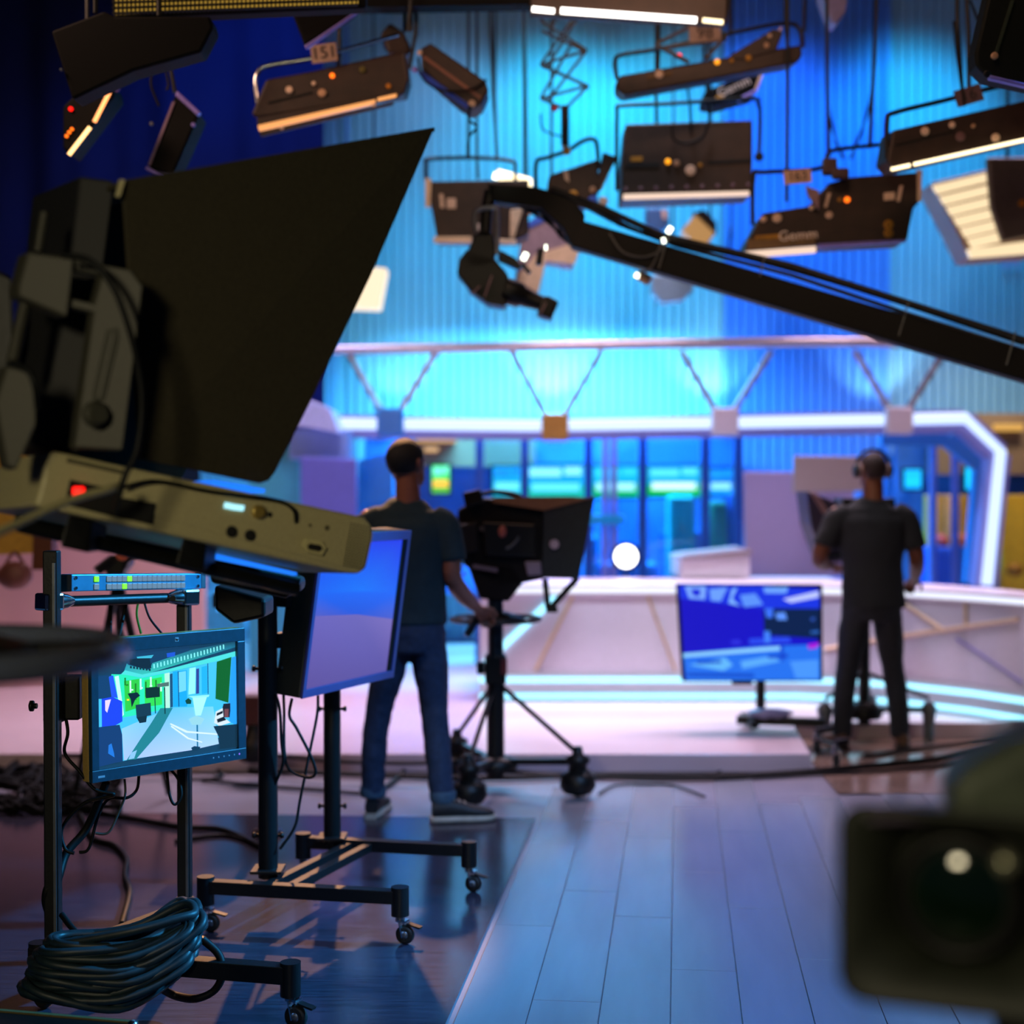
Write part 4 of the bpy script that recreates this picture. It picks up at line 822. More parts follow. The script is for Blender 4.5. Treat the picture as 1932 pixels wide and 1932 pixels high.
# ================================================================== second pedestal camera (operator in teal shirt)
D2 = 7.5
c2 = thing('studio_camera', 'black studio camera with flared prompter hood on a wheeled pedestal beside the operator in teal', 'camera', G(935, 1480))
m = MB(); m.plate(pp([(862, 962), (905, 938), (960, 945), (1026, 962), (1026, 1092), (940, 1110), (868, 1062)], D2), (0.05, 0.28, 0)); m.build('camera_body', BLACK, c2, bevel=0.012)
m = MB(); m.plate(pp([(880, 1062), (965, 1066), (990, 1095), (960, 1135), (905, 1130)], D2), (0, 0.2, 0)); m.build('pan_head', BLACK, c2, bevel=0.01)
m = MB(); m.plate(pp([(872, 930), (906, 922), (914, 948), (878, 958)], D2 - 0.06), (0, 0.12, 0)); m.build('viewfinder', BLACK, c2, bevel=0.008)
m = MB(); m.tube(smoothpts(pp([(906, 934), (930, 928), (975, 934), (990, 950)], D2 + 0.05), 5), 0.012); m.build('carry_handle', BLKMET, c2)
m = MB(); m.plate(pp([(868, 990), (900, 985), (902, 1040), (872, 1044)], D2 - 0.05), (0, 0.06, 0)); m.build('rear_module', mat('rear_module_black', '#111417', 0.4), c2, bevel=0.006)
m = MB(); m.plate(pp([(912, 985), (1010, 990), (1010, 1050), (915, 1048)], D2 - 0.035), (0, 0.05, 0)); m.build('side_panel', mat('side_panel_black', '#0d1418', 0.35), c2, bevel=0.006)
m = MB(); m.plate(pp([(990, 1060), (1020, 1060), (1022, 1085), (996, 1086)], D2 - 0.03), (0, 0.05, 0)); m.build('pale_clamp', mat('pale_grey_clamp', '#8a86a0', 0.5), c2, bevel=0.006)
HD2 = mat('slate_hood', '#16242c', 0.7, var=0.2)
near = pp([(1027, 966), (1122, 940), (1092, 1092), (1022, 1090)], D2 - 0.02); farr = [q + V((0.02, 0.42, 0)) for q in near]
m = MB(); m.plate(near, (0.0, 0.012, 0)); m.build('hood_side', HD2, c2)
m = MB(); m.plate(farr, (0, 0.012, 0)); m.build('hood_side', HD2, c2)
tp_ = pp([(925, 940), (1100, 938), (1122, 940), (1027, 966)], D2)
m = MB(); m.plate([near[0], near[1], farr[1], farr[0]], (0, 0, 0.01)); m.build('hood_top', HD2, c2)
m = MB(); m.plate(pp([(930, 948), (1026, 963), (1118, 940), (1080, 937), (930, 938)], D2 - 0.03), (0, 0.04, 0)); m.build('hood_top_flap', mat('brown_flap', '#7a5a44', 0.6), c2)
m = MB(); m.lathe(P(1046, 1027, D2 - 0.03), (0, -1, 0), [(0, 0.024), (0.004, 0.022)], 14); m.build('round_badge', mat('pale_badge', '#b0a8c0', 0.5), c2)
for pts in ([(1028, 1092), (1034, 1148)], [(1090, 1090), (1036, 1150)], [(1030, 1150), (1052, 1150)]):
    m = MB(); m.bar(P(*pts[0], D2 + 0.1), P(*pts[1], D2 + 0.1), 0.03, 0.02, up=(0, 1, 0)); m.build('hood_brace', BLKMET, c2)
m = MB(); m.ball(P(948, 1003, D2 - 0.04), (0.02, 0.01, 0.03)); m.build('red_button_light', mat('dull_pink', '#a05a54', 0.5), c2)
m = MB(); m.tube(smoothpts([P(962, 1015, D2 - 0.02), P(956, 1035, D2 - 0.03), P(975, 1020, D2 - 0.03), P(986, 990, D2 - 0.02)], 6), 0.008); m.build('cable', mat('grey_blue_cable', '#4a5a6a', 0.5), c2)
for (x0, y0, x1, y1, c) in ((892, 1068, 938, 1076, '#6a6478'), (866, 1062, 874, 1062, '#5ab0f0'), (868, 1072, 874, 1072, '#5a90f0'), (873, 1082, 878, 1084, '#7a70e0'), (880, 1010, 892, 1012, '#6a6058'), (905, 996, 922, 1002, '#4a4a50')):
    m = MB(); m.bar(P(x0, y0, D2 - 0.02), P(x1 + 1, y1, D2 - 0.02), 0.02, 0.02); m.build('control_plate', mat('ctl' + c, c, 0.4), c2)
# column, ring, base
cx = V((P(935, 0, 7.55).x, 7.55, 0))
def colz(y): return CAMH - (y - 928) / FPX * cx.y
m = MB(); m.cyl(V((cx.x, cx.y, 0.05)), V((cx.x, cx.y, colz(1290))), M_(17, cx.y), n=20); m.build('lower_column', BLKMET, c2)
m = MB(); m.cyl(V((cx.x, cx.y, colz(1290))), V((cx.x, cx.y, colz(1130))), M_(15, cx.y), n=20); m.build('upper_column', mat('dark_steel_column', '#2a3a44', 0.3, 0.6), c2)
m = MB(); m.tube([V((cx.x - 0.02, cx.y - 0.05, colz(1240))), V((cx.x - 0.02, cx.y - 0.05, colz(1180)))], 0.012); m.build('guide_rod', BLKMET, c2)
m = MB(); m.box(V((cx.x + 0.0, cx.y, colz(1262))), (M_(40, cx.y), M_(40, cx.y), M_(54, cx.y))); m.build('brake_collar', BLACK, c2, bevel=0.01)
m = MB(); m.box(V((cx.x + M_(16, cx.y), cx.y - 0.06, colz(1255))), (0.03, 0.01, 0.08)); m.build('red_label', mat('dim_red_label', '#5a1418', 0.5), c2)
m = MB(); m.box(V((cx.x - M_(28, cx.y), cx.y, colz(1260))), (0.04, 0.06, 0.06)); m.build('brake_lever', BLACK, c2, bevel=0.006)
rz = colz(1168); RR = 0.225
m = MB(); m.tube([V((cx.x + RR * math.cos(a), cx.y + RR * math.sin(a), rz)) for a in [2 * math.pi * k / 40 for k in range(40)]], 0.012, 8, closed=True); m.build('steering_ring', BLKMET, c2)
m = MB(); m.lathe(V((cx.x, cx.y, rz - 0.015)), (0, 0, 1), [(0, 0.14), (0.02, 0.15), (0.035, 0.10), (0.05, 0.07)], 24); m.build('ring_hub', BLACK, c2)
m = MB(); m.bar(P(905, 1158, 7.15), P(880, 1200, 7.12), 0.03, 0.03); m.build('pan_handle', BLKMET, c2, bevel=0.006)
wh = [(G(1090, 1503), 1395), (G(884, 1522), 1392), (G(862, 1464), 1390)]
for k, (g, ty) in enumerate(wh):
    s0 = V((cx.x, cx.y, colz(1285))); e = V((g.x, g.y, 0.215))
    m = MB(); m.tube([s0, e], 0.013, 8); m.build('strut', BLKMET, c2)
    m = MB(); m.bar(V((cx.x, cx.y, colz(1438))), V((g.x, g.y, 0.175)), 0.035, 0.03); m.build('base_arm', BLKMET, c2)
    m = MB(); m.lathe(V((g.x, g.y, 0.11)), (0, 0, 1), [(0, 0.05), (0.05, 0.045), (0.06, 0.06), (0.085, 0.06), (0.1, 0.03), (0.14, 0.02)], 14); wb_ = m.build('swivel', BLACK, c2)
    m = MB(); cc = V((g.x, g.y, 0.078)); m.lathe(cc - V((0, 0.04, 0)), (0.15, 1, 0), [(0, 0.045), (0.01, 0.074), (0.07, 0.074), (0.08, 0.045)], 10); m.build('wheel', RUBBER, wb_)
    m = MB(); m.lathe(V((g.x, g.y, 0.02)), (0, 0, 1), [(0, 0.07), (0.03, 0.092), (0.09, 0.085), (0.105, 0.05)], 10); m.build('cable_guard', BLACK, wb_)
m = MB(); m.lathe(V((cx.x, cx.y, colz(1450))), (0, 0, 1), [(0, 0.11), (0.04, 0.12), (0.06, 0.07)], 20); m.build('base_hub', BLACK, c2)

# ================================================================== third pedestal camera (right operator)
c3 = thing('pedestal_camera', 'pedestal camera half hidden in front of the operator in headphones', 'camera', V((G(1630, 1400).x, 9.0 - 0.15, 0)))
gx = G(1630, 1398); d3 = gx.y; H3 = mat('purple_black_hood', '#3a3050', 0.6)
def c3z(y): return CAMH - (y - 928) / FPX * d3
m = MB(); m.plate(pp([(1522, 926), (1600, 955), (1600, 1060), (1556, 1062), (1530, 990)], d3), (0.0, 0.35, 0)); m.build('hood', H3, c3, bevel=0.008)
m = MB(); m.plate(pp([(1530, 930), (1540, 930), (1564, 966), (1554, 970)], d3 - 0.02), (0, 0.02, 0)); m.build('hood_edge', mat('dusty_pink_edge', '#a88088', 0.5), c3)
m = MB(); m.plate(pp([(1590, 940), (1690, 940), (1690, 1060), (1590, 1060)], d3), (0.0, 0.3, 0)); m.build('camera_body', BLACK, c3, bevel=0.01)
m = MB(); m.cyl(V((gx.x, d3, 0.10)), V((gx.x, d3, c3z(1060))), M_(11, d3), n=18); m.build('column', BLKMET, c3)
m = MB(); m.lathe(V((gx.x, d3, 0.14)), (0, 0, 1), [(0, 0.10), (0.05, 0.12), (0.10, 0.06)], 18); m.build('base_hub', BLACK, c3)
for px, py in ((1752, 1398), (1556, 1400), (1640, 1380)):
    g = G(px, py); m = MB(); m.bar(V((gx.x, d3, 0.19)), V((g.x, g.y, 0.19)), 0.03, 0.03); m.build('base_arm', BLKMET, c3)
    m = MB(); m.tube([V((gx.x, d3, 0.42)), V((g.x, g.y, 0.26))], 0.012); m.build('strut', BLKMET, c3)
    m = MB(); m.lathe(V((g.x, g.y, 0.0)), (0, 0, 1), [(0.003, 0.03), (0.05, 0.035), (0.06, 0.03), (0.15, 0.04), (0.2, 0.05), (0.24, 0.02)], 14); m.build('caster_post', STEEL, c3)
m = MB(); m.tube([P(1545, 1052, d3 - 0.1), P(1590, 1045, d3)], 0.015); m.build('pan_handle', BLKMET, c3)

# ================================================================== blue monitor on its low stand
bm_ = thing('blue_monitor', 'flat monitor glowing with a deep blue and white picture on a floor pole', 'monitor', G(1438, 1400))
DB = G(1438, 1408).y
MBL, MBR, MTR, MTL = P(1287, 1286, DB), P(1553, 1286, DB), P(1552, 1103, DB), P(1276, 1101, DB)
m = MB(); m.plate([MBL, MBR, MTR, MTL], (0, 0.05, 0)); m.build('casing', BLACK, bm_, bevel=0.006)
def bs(x, y): return ((x - 118) / 748, 1 - (y - 112) / 516)
def bpoly(p, c): return ([bs(*q) for q in p], c)
BS = [(rect(0.02, 0.02, 0.965, 0.97), '#1410c4'), bpoly([(560, 220), (850, 240), (850, 400), (560, 380)], '#06204c'), bpoly([(130, 120), (560, 120), (690, 130), (850, 140), (850, 240), (560, 240), (130, 190)], '#1834e0'),
      bpoly([(160, 125), (270, 125), (260, 195), (180, 190)], '#7aa8f8'), bpoly([(190, 140), (240, 140), (235, 180), (200, 175)], '#1a28d8'), bpoly([(285, 140), (380, 130), (340, 205), (290, 200)], '#6a9cf8'), bpoly([(400, 140), (430, 130), (400, 190), (440, 230), (380, 215)], '#7ab0fa'), bpoly([(440, 170), (520, 160), (560, 220), (460, 235)], '#5a90f6'), bpoly([(560, 130), (690, 125), (680, 160), (570, 160)], '#6aa0fa'), bpoly([(660, 190), (845, 145), (845, 180), (700, 210)], '#b8c4fc'), bpoly([(565, 240), (610, 240), (605, 290), (575, 290)], '#3a70f4'), bpoly([(620, 265), (670, 260), (680, 300), (630, 300)], '#5a90fa'),
      bpoly([(130, 480), (540, 440), (850, 430), (850, 620), (140, 620)], '#2470ec'), bpoly([(130, 480), (640, 440), (640, 460), (130, 500)], '#8cd0fc'), bpoly([(160, 540), (350, 500), (390, 540), (340, 570)], '#60b4f8'), bpoly([(430, 520), (600, 490), (640, 520), (440, 560)], '#58a8f8'), bpoly([(140, 580), (500, 585), (500, 605), (150, 600)], '#0a48c8'), bpoly([(690, 520), (840, 510), (840, 610), (720, 610)], '#4894f8'), bpoly([(200, 520), (330, 515), (330, 530), (200, 535)], '#0c40c4'),
      bpoly([(480, 400), (690, 390), (700, 420), (480, 430)], '#2848e8'), bpoly([(560, 360), (590, 360), (590, 420), (560, 420)], '#4080f6'), bpoly([(785, 430), (850, 420), (830, 450), (790, 455)], '#b020d8'), bpoly([(800, 290), (825, 285), (820, 305), (805, 305)], '#2a50b0'), bpoly([(800, 360), (845, 355), (845, 370), (800, 372)], '#2a60b8'), bpoly([(380, 410), (430, 405), (440, 430), (390, 430)], '#2c30d8'), bpoly([(640, 440), (660, 440), (660, 520), (645, 520)], '#1448d0'), bpoly([(570, 490), (680, 480), (680, 500), (580, 505)], '#1040c8')]
screen('picture', MBL, MBR, MTR, MTL, BS, bm_, 0.95, 'blue_monitor_picture', 0.002)
m = MB(); g = G(1438, 1408); m.cyl(V((g.x, DB + 0.06, 0.17)), V((g.x, DB + 0.06, P(0, 1230, DB).z)), M_(9, DB), n=14); m.build('pole', BLKMET, bm_)
m = MB(); m.box(P(1400, 1288, DB + 0.03), (0.12, 0.03, 0.02)); m.build('mount', BLACK, bm_)
m = MB(); m.bar(V((G(1412, 1390, .12).x, DB + 0.06, 0.15)), V((G(1580, 1390, .12).x, DB - 0.06, 0.15)), 0.06, 0.05); m.build('base_bar', BLKMET, bm_, bevel=0.006)
m = MB(); m.bar(V((G(1440, 1390, .12).x, DB + 0.3, 0.14)), V((G(1440, 1390, .12).x, DB - 0.1, 0.14)), 0.05, 0.04); m.build('base_bar', BLKMET, bm_, bevel=0.006)
for px, py in ((1540, 1425), (1576, 1450)):
    g = G(px, py); m = MB(); m.bar(V((G(1540, 1400).x, g.y + 0.02, 0.15)), V((g.x, g.y, 0.14)), 0.04, 0.03); m.build('foot_bar', BLKMET, bm_); caster(bm_, V((g.x, g.y, 0.13)), 0.003, 1.0, True, 0.04)
bag = MB(); bc0 = V((G(1510, 1395, .2).x, DB - 0.02, 0.20)); rnd = random.Random(5)
rs_ = []
for i in range(7):
    t = i / 6; rr = math.sin(math.pi * (0.12 + 0.8 * t)); rs_.append([bc0 + V(((t - 0.5) * 0.26 + 0.01 * rnd.random(), (0.07 * math.cos(a)) * rr * rnd.uniform(0.8, 1.2), 0.035 * math.sin(a) * rr * rnd.uniform(0.7, 1.2))) for a in [2 * math.pi * k / 10 for k in range(10)]])
bag.rings(rs_); single(bag, 'plastic_bag', mat('lavender_plastic', '#a9a4d0', 0.3), 'crumpled lavender plastic bag lying on the base of the blue monitor stand', 'bag')

# ================================================================== floor cables
def floorcable(pts, r, label, z=0.0, **k):
    return cable_thing([G(x, y, z) + V((0, 0, r)) for x, y in pts], r, label, **k)
floorcable([(470, 1458), (700, 1468), (900, 1474), (1130, 1468), (1320, 1470), (1480, 1464), (1620, 1452), (1740, 1440), (1932, 1412), (2100, 1392)], 0.016, 'thick black cable running across the floor along the stage edge')
floorcable([(900, 1452), (1060, 1466), (1200, 1474), (1330, 1474), (1490, 1466), (1630, 1460), (1760, 1450), (1932, 1430)], 0.010, 'thinner black cable beside the thick one along the stage edge')
floorcable([(1130, 1500), (1160, 1484), (1220, 1482), (1270, 1484), (1330, 1505)], 0.006, 'short thin cable curling on the planks in front of the stage')
floorcable([(1325, 1468), (1345, 1462), (1372, 1452)], 0.006, 'thin cable climbing toward the blue monitor stand')
floorcable([(1630, 1432), (1740, 1415), (1850, 1404), (1990, 1400)], 0.012, 'black cable running to the right edge behind the thick one')
floorcable([(100, 1428), (300, 1432), (480, 1426), (620, 1440), (780, 1444), (860, 1440)], 0.012, 'black cable across the pale floor behind the two stands', z=ST)
floorcable([(380, 1474), (480, 1486), (600, 1494), (690, 1500), (740, 1480), (775, 1440)], 0.011, 'black cable looping between the feet of the operator in teal')
floorcable([(-40, 1500), (230, 1545), (340, 1564), (420, 1570), (490, 1602)], 0.012, 'black cable on the dark sheet leading to the display stand', z=0.004)
floorcable([(330, 1590), (400, 1580), (440, 1582), (500, 1604)], 0.008, 'thin cable on the dark sheet near the display stand', z=0.004)
floorcable([(150, 1540), (175, 1585), (215, 1600), (238, 1625), (236, 1660), (245, 1690), (230, 1750)], 0.012, 'kinked black cable on the dark sheet behind the lit monitor', z=0.004)
floorcable([(340, 1460), (390, 1452), (420, 1462), (400, 1472), (350, 1474)], 0.010, 'coiled cable end on the pale floor right of the lit monitor')
tg = MB(); rnd = random.Random(11)
for k in range(70):
    x, y = rnd.uniform(-40, 190), rnd.uniform(1445, 1535); pts = []
    a = rnd.uniform(0, 6.28)
    for i in range(6):
        a += rnd.uniform(-0.9, 0.9); x += 34 * math.cos(a); y += 9 * math.sin(a); x = min(max(x, -60), 225); y = min(max(y, 1440), 1540)
        pts.append(G(x, y) + V((0, 0, 0.012 + rnd.uniform(0, 0.05))))
    tg.tube(smoothpts(pts, 4), 0.013, 5)
o = single(tg, 'cable_tangle', mat('matt_black_cable', '#08090a', 0.8, spec=0.15), 'heap of tangled black cables on the floor at the left edge', 'cable tangle'); o['kind'] = 'stuff'
# dark equipment flight case edge at the bottom left corner
fc = thing('equipment_case', 'dark flat equipment case at the bottom left corner', 'case', V((P(20, 1932, 3.7).x - 0.1, 3.75, 0)))
q0 = P(-160, 1880, 3.75); m = MB(); m.plate([V((P(-260, 0, 3.7).x, 3.45, 0.02)), V((P(248, 0, 3.7).x, 3.45, 0.02)), V((P(240, 0, 3.7).x, 3.78, 0.02)), V((P(-260, 0, 3.9).x, 3.95, 0.02))], (0, 0, 0.13)); m.build('case_body', BLACK, fc, bevel=0.006)
m = MB(); m.bar(V((P(-260, 0, 3.9).x, 3.95, 0.152)), V((P(240, 0, 3.7).x, 3.78, 0.152)), 0.012, 0.006); m.build('edge_trim', mat('olive_trim', '#5a5230', 0.5), fc)
m = MB(); m.ball(V((P(235, 0, 3.7).x, 3.76, 0.15)), 0.016); m.build('corner_cap', CHROME, fc)
# red gear with wheel behind the lit monitor
rg_ = thing('wheeled_base', 'dark wheeled pedestal base with a red cap behind the lit monitor', 'pedestal base', G(487, 1440, ST))
g = G(487, 1438, ST); m = MB(); m.lathe(V((g.x - 0.02, g.y, ST)), (0, 0, 1), [(0.004, 0.06), (0.03, 0.1), (0.11, 0.1), (0.14, 0.05), (0.2, 0.04)], 14); m.build('cable_guard', BLACK, rg_)
m = MB(); m.box(V((g.x - 0.03, g.y + 0.02, ST + 0.27)), (0.12, 0.1, 0.16)); m.build('brake_block', mat('dim_red_plastic', '#4a1416', 0.5), rg_, bevel=0.01)

# black tripod with a folded head, behind the button panel
tq = thing('tripod', 'black tripod with a folded head standing behind the button panel', 'tripod', V((P(225, 0, 7.0).x, 7.0, 0)))
m = MB(); m.plate(pp([(196, 1076), (214, 1046), (238, 1042), (244, 1062), (228, 1086), (204, 1090)], 7.0), (0, 0.12, 0)); m.build('head', BLACK, tq, bevel=0.01)
m = MB(); m.bar(P(182, 1078, 6.98), P(216, 1052, 7.02), 0.05, 0.04); m.build('quick_release', BLACK, tq, bevel=0.006)
m = MB(); m.tube([P(236, 1060, 7.0), P(262, 1044, 6.9)], 0.014); m.build('pan_bar', BLKMET, tq)
m = MB(); m.lathe(P(232, 1046, 6.96), (0, -1, 0), [(0, 0.03), (0.02, 0.028)], 12); m.build('orange_knob', mat('dull_orange_knob', '#c05a3a', 0.5), tq)
cz_ = P(222, 1088, 7.05)
m = MB(); m.lathe(cz_ - V((0, 0, 0.04)), (0, 0, 1), [(0, 0.05), (0.03, 0.06), (0.05, 0.04)], 12); m.build('bowl', BLACK, tq)
for gx_, gy_ in ((140, 1512), (318, 1506), (236, 1466)):
    g = G(gx_, gy_); mid_ = cz_.lerp(V((g.x, g.y, 0.02)), 0.5)
    m = MB(); m.tube([cz_, mid_], 0.02); m.tube([mid_, V((g.x, g.y, 0.02))], 0.013); m.build('leg', BLKMET, tq)
# gear box with small lights behind the display post
gb = thing('gear_box', 'dark gear box with small blue lights and a red light behind the display post', 'gear', V((P(450, 0, 6.4).x, 6.4, 0)))
m = MB(); m.plate(pp([(400, 1120), (496, 1104), (512, 1150), (470, 1158), (400, 1148)], 6.4), (0, 0.2, 0)); m.build('case', BLACK, gb, bevel=0.01)
m = MB(); m.cyl(P(503, 1140, 6.5), V((P(503, 0, 6.5).x, 6.5, 0.03)), 0.02); m.build('stand_pole', BLKMET, gb)
m = MB(); m.lathe(V((P(503, 0, 6.5).x, 6.5, 0.004)), (0, 0, 1), [(0, 0.07), (0.02, 0.065), (0.03, 0.03)], 20); m.build('stand_foot', BLKMET, gb)
CAPL = led('sky_blue_capsule', '#3a9cf0', 1.0)
for x0, y0, x1, y1, r_ in ((458, 1128, 478, 1134, 5), (408, 1150, 412, 1150, 5), (424, 1151, 428, 1151, 5), (440, 1152, 446, 1153, 4), (458, 1157, 474, 1160, 4)):
    m = MB(); m.tube([P(x0, y0, 6.38), P(x1, y1, 6.38)], M_(r_, 6.4), 8); m.build('blue_light', CAPL, gb)
m = MB(); m.ball(P(457, 1146, 6.38), 0.008); m.build('red_light', LEDRED, gb)
# ================================================================== people
def ringpts(c, axis, side, rx, ry, n=18):
    axis = V(axis).normalized(); side = V(side); side = (side - axis * side.dot(axis)).normalized(); b = axis.cross(side)
    return [V(c) + side * rx * math.cos(a) + b * ry * math.sin(a) for a in [2 * math.pi * k / n for k in range(n)]]
def limb(mb, pts, side=(1, 0, 0), n=16, ends=True):
    """pts: (centre, rx, ry); tapered closed tube, ends rounded"""
    P_ = [(V(c), rx, ry) for c, rx, ry in pts]
    # interpolate
    cs = smoothpts([p[0] for p in P_], 5); k = len(cs); rx = []; ry = []
    for i in range(k):
        t = i / (k - 1) * (len(P_) - 1); j = min(int(t), len(P_) - 2); u = t - j; u = u * u * (3 - 2 * u)
        rx.append(P_[j][1] * (1 - u) + P_[j + 1][1] * u); ry.append(P_[j][2] * (1 - u) + P_[j + 1][2] * u)
    rs = []
    for i in range(k):
        t = cs[min(i + 1, k - 1)] - cs[max(i - 1, 0)]; rs.append(ringpts(cs[i], t, side, rx[i], ry[i], n))
    if ends:
        t0 = (cs[0] - cs[1]).normalized(); t1 = (cs[-1] - cs[-2]).normalized()
        for f_, s_ in ((0.45, 0.88), (0.8, 0.55)):
            rs.insert(0, ringpts(cs[0] + t0 * min(rx[0], ry[0]) * f_, -t0, side, rx[0] * s_, ry[0] * s_, n)); rs.append(ringpts(cs[-1] + t1 * min(rx[-1], ry[-1]) * f_, t1, side, rx[-1] * s_, ry[-1] * s_, n))
    mb.rings(rs)
def hand(mb, wrist, fwd, normal, s_=1, curl=0.9):
    """palm, four fingers of unequal length, and a thumb leaving the side of the palm; normal points out of the palm"""
    w_ = V(wrist); f_ = V(fwd).normalized(); n_ = V(normal); n_ = (n_ - f_ * n_.dot(f_)).normalized(); s = f_.cross(n_) * s_
    limb(mb, [(w_, 0.024, 0.019), (w_ + f_ * 0.03, 0.032, 0.016), (w_ + f_ * 0.085, 0.040, 0.014)], s)
    for k, (o_, L_) in enumerate(((-0.030, 0.068), (-0.010, 0.078), (0.010, 0.074), (0.029, 0.058))):
        p = w_ + f_ * 0.085 + s * o_; pts = [(p, 0.0092, 0.0092)]; a = 0.25 * curl; d_ = f_
        for j, fr in enumerate((0.45, 0.32, 0.23)):
            d_ = f_ * math.cos(a) + n_ * math.sin(a); p = p + d_ * L_ * fr; pts.append((p, 0.0086 - 0.0007 * j, 0.0086 - 0.0007 * j)); a += 0.8 * curl
        limb(mb, pts, s, 8)
    p = w_ + f_ * 0.025 - s * 0.026; q = p + (f_ * 0.6 - s * 0.8 + n_ * 0.3).normalized() * 0.04; r = q + (f_ * 0.8 - s * 0.1 + n_ * 0.6).normalized() * 0.034
    limb(mb, [(p, 0.014, 0.012), (q, 0.011, 0.010), (r, 0.009, 0.009)], s, 8)
def solid(mb, name, material, parent, voxel=0.009, smooth=6, disp=0.0, dscale=0.15, label=None):
    me = bpy.data.meshes.new(name); me.from_pydata([tuple(q) for q in mb.v], [], mb.f)
    bm = bmesh.new(); bm.from_mesh(me); bmesh.ops.remove_doubles(bm, verts=bm.verts, dist=1e-5); bmesh.ops.recalc_face_normals(bm, faces=bm.faces); bm.to_mesh(me); bm.free()
    o = bpy.data.objects.new(name, me); link(o)
    md = o.modifiers.new('r', 'REMESH'); md.mode = 'VOXEL'; md.voxel_size = voxel; md.use_smooth_shade = True
    md = o.modifiers.new('s', 'SMOOTH'); md.iterations = smooth; md.factor = 0.5
    if disp:
        tx = bpy.data.textures.get('folds%g' % dscale) or bpy.data.textures.new('folds%g' % dscale, 'CLOUDS'); tx.noise_scale = dscale; tx.noise_depth = 2
        md = o.modifiers.new('d', 'DISPLACE'); md.texture = tx; md.strength = disp; md.mid_level = 0.5
    dg = bpy.context.evaluated_depsgraph_get(); me2 = bpy.data.meshes.new_from_object(o.evaluated_get(dg)); bpy.data.objects.remove(o)
    me2.name = name; me2.materials.clear(); me2.materials.append(material)
    for p in me2.polygons: p.use_smooth = True
    o = bpy.data.objects.new(name, me2); link(o); o.parent = parent
    if label: o['label'] = label
    return o
def shoe(parent, heel, ang, upper_m, sole_m, z0=0.004, L=0.285):
    h = V(heel); f_ = V((math.sin(ang), math.cos(ang), 0)); s = V((f_.y, -f_.x, 0))
    prof = [(0.0, 0.030, 0.075), (0.03, 0.036, 0.088), (0.08, 0.037, 0.092), (0.13, 0.037, 0.078), (0.18, 0.042, 0.060), (0.23, 0.043, 0.048), (0.265, 0.034, 0.038), (L, 0.014, 0.026)]
    m = MB(); rs = []
    for y, w_, hh in prof:
        ring = []
        for k in range(14):
            a = 2 * math.pi * k / 14; ring.append(h + f_ * y + s * (w_ * math.cos(a)) + V((0, 0, z0 + 0.016 + hh / 2 + hh / 2 * math.sin(a))))
        rs.append(ring)
    m.rings(rs); u = m.build('shoe', upper_m, parent, local=True)
    m = MB(); rs = []
    for y, w_, hh in [(-0.008, 0.026, 0)] + [(a, b + 0.005, c) for a, b, c in prof] + [(L + 0.008, 0.012, 0)]:
        rs.append([h + f_ * y + s * (w_ * x_) + V((0, 0, z0 + z_)) for x_, z_ in ((-1, 0.002), (-1, 0.024), (-0.5, 0.028), (0.5, 0.028), (1, 0.024), (1, 0.002), (0, 0))])
    m.rings(rs); m.build('sole', sole_m, u, local=True)
    m = MB()
    for y in (0.10, 0.125, 0.15): m.tube([h + f_ * y + s * 0.022 + V((0, 0, z0 + 0.135 - y * 0.33)), h + f_ * y - s * 0.022 + V((0, 0, z0 + 0.135 - y * 0.33))], 0.0035, 5)
    m.build('laces', sole_m, u, local=True)

def head(mb, c, yaw, w_=0.076, d_=0.098, hh=0.122):
    """skull, jaw, nose, ears, brow and lips at centre c, looking along +Y turned by yaw"""
    c = V(c); R = Matrix.Rotation(yaw, 3, 'Z'); F = R @ V((0, 1, 0)); S_ = R @ V((1, 0, 0))
    def el(o, r):
        b = MB(); b.ball((0, 0, 0), r, 16, 11); mb.add([c + R @ (q + V(o)) for q in b.v], b.f)
    el((0, -0.012, 0.025), (w_, d_, hh - 0.03)); el((0, 0.035, -0.045), (0.058, 0.062, 0.072)); el((0, 0.0, -0.02), (0.066, 0.078, 0.075))
    limb(mb, [(c + F * 0.088 + V((0, 0, 0.012)), 0.009, 0.011), (c + F * 0.106 + V((0, 0, -0.018)), 0.013, 0.015)], S_, 8)
    limb(mb, [(c + F * 0.090 + S_ * -0.018 + V((0, 0, -0.053)), 0.006, 0.007), (c + F * 0.090 + S_ * 0.018 + V((0, 0, -0.053)), 0.006, 0.007)], V((0, 0, 1)), 8)
    limb(mb, [(c + F * 0.082 + S_ * -0.034 + V((0, 0, 0.024)), 0.007, 0.007), (c + F * 0.082 + S_ * 0.034 + V((0, 0, 0.024)), 0.007, 0.007)], V((0, 0, 1)), 8)
    for s in (-1, 1):
        limb(mb, [(c + S_ * s * (w_ + 0.004) + F * -0.006 + V((0, 0, 0.024)), 0.016, 0.008), (c + S_ * s * (w_ + 0.006) + F * -0.004 + V((0, 0, 0.0)), 0.015, 0.008), (c + S_ * s * (w_ - 0.002) + F * 0.004 + V((0, 0, -0.026)), 0.009, 0.007)], F, 8)
    return R
def eyes(parent, c, R):
    for s in (-1, 1):
        b = MB(); b.ball(V(c) + R @ V((s * 0.032, 0.074, 0.004)), 0.012, 10, 7); e_ = b.build('eye', mat('eye_white', '#d8d0c8', 0.3), parent, local=True)
        b = MB(); b.ball(V(c) + R @ V((s * 0.032, 0.0835, 0.004)), 0.005, 8, 6); b.build('iris', mat('brown_iris', '#2a160c', 0.2), e_, local=True)
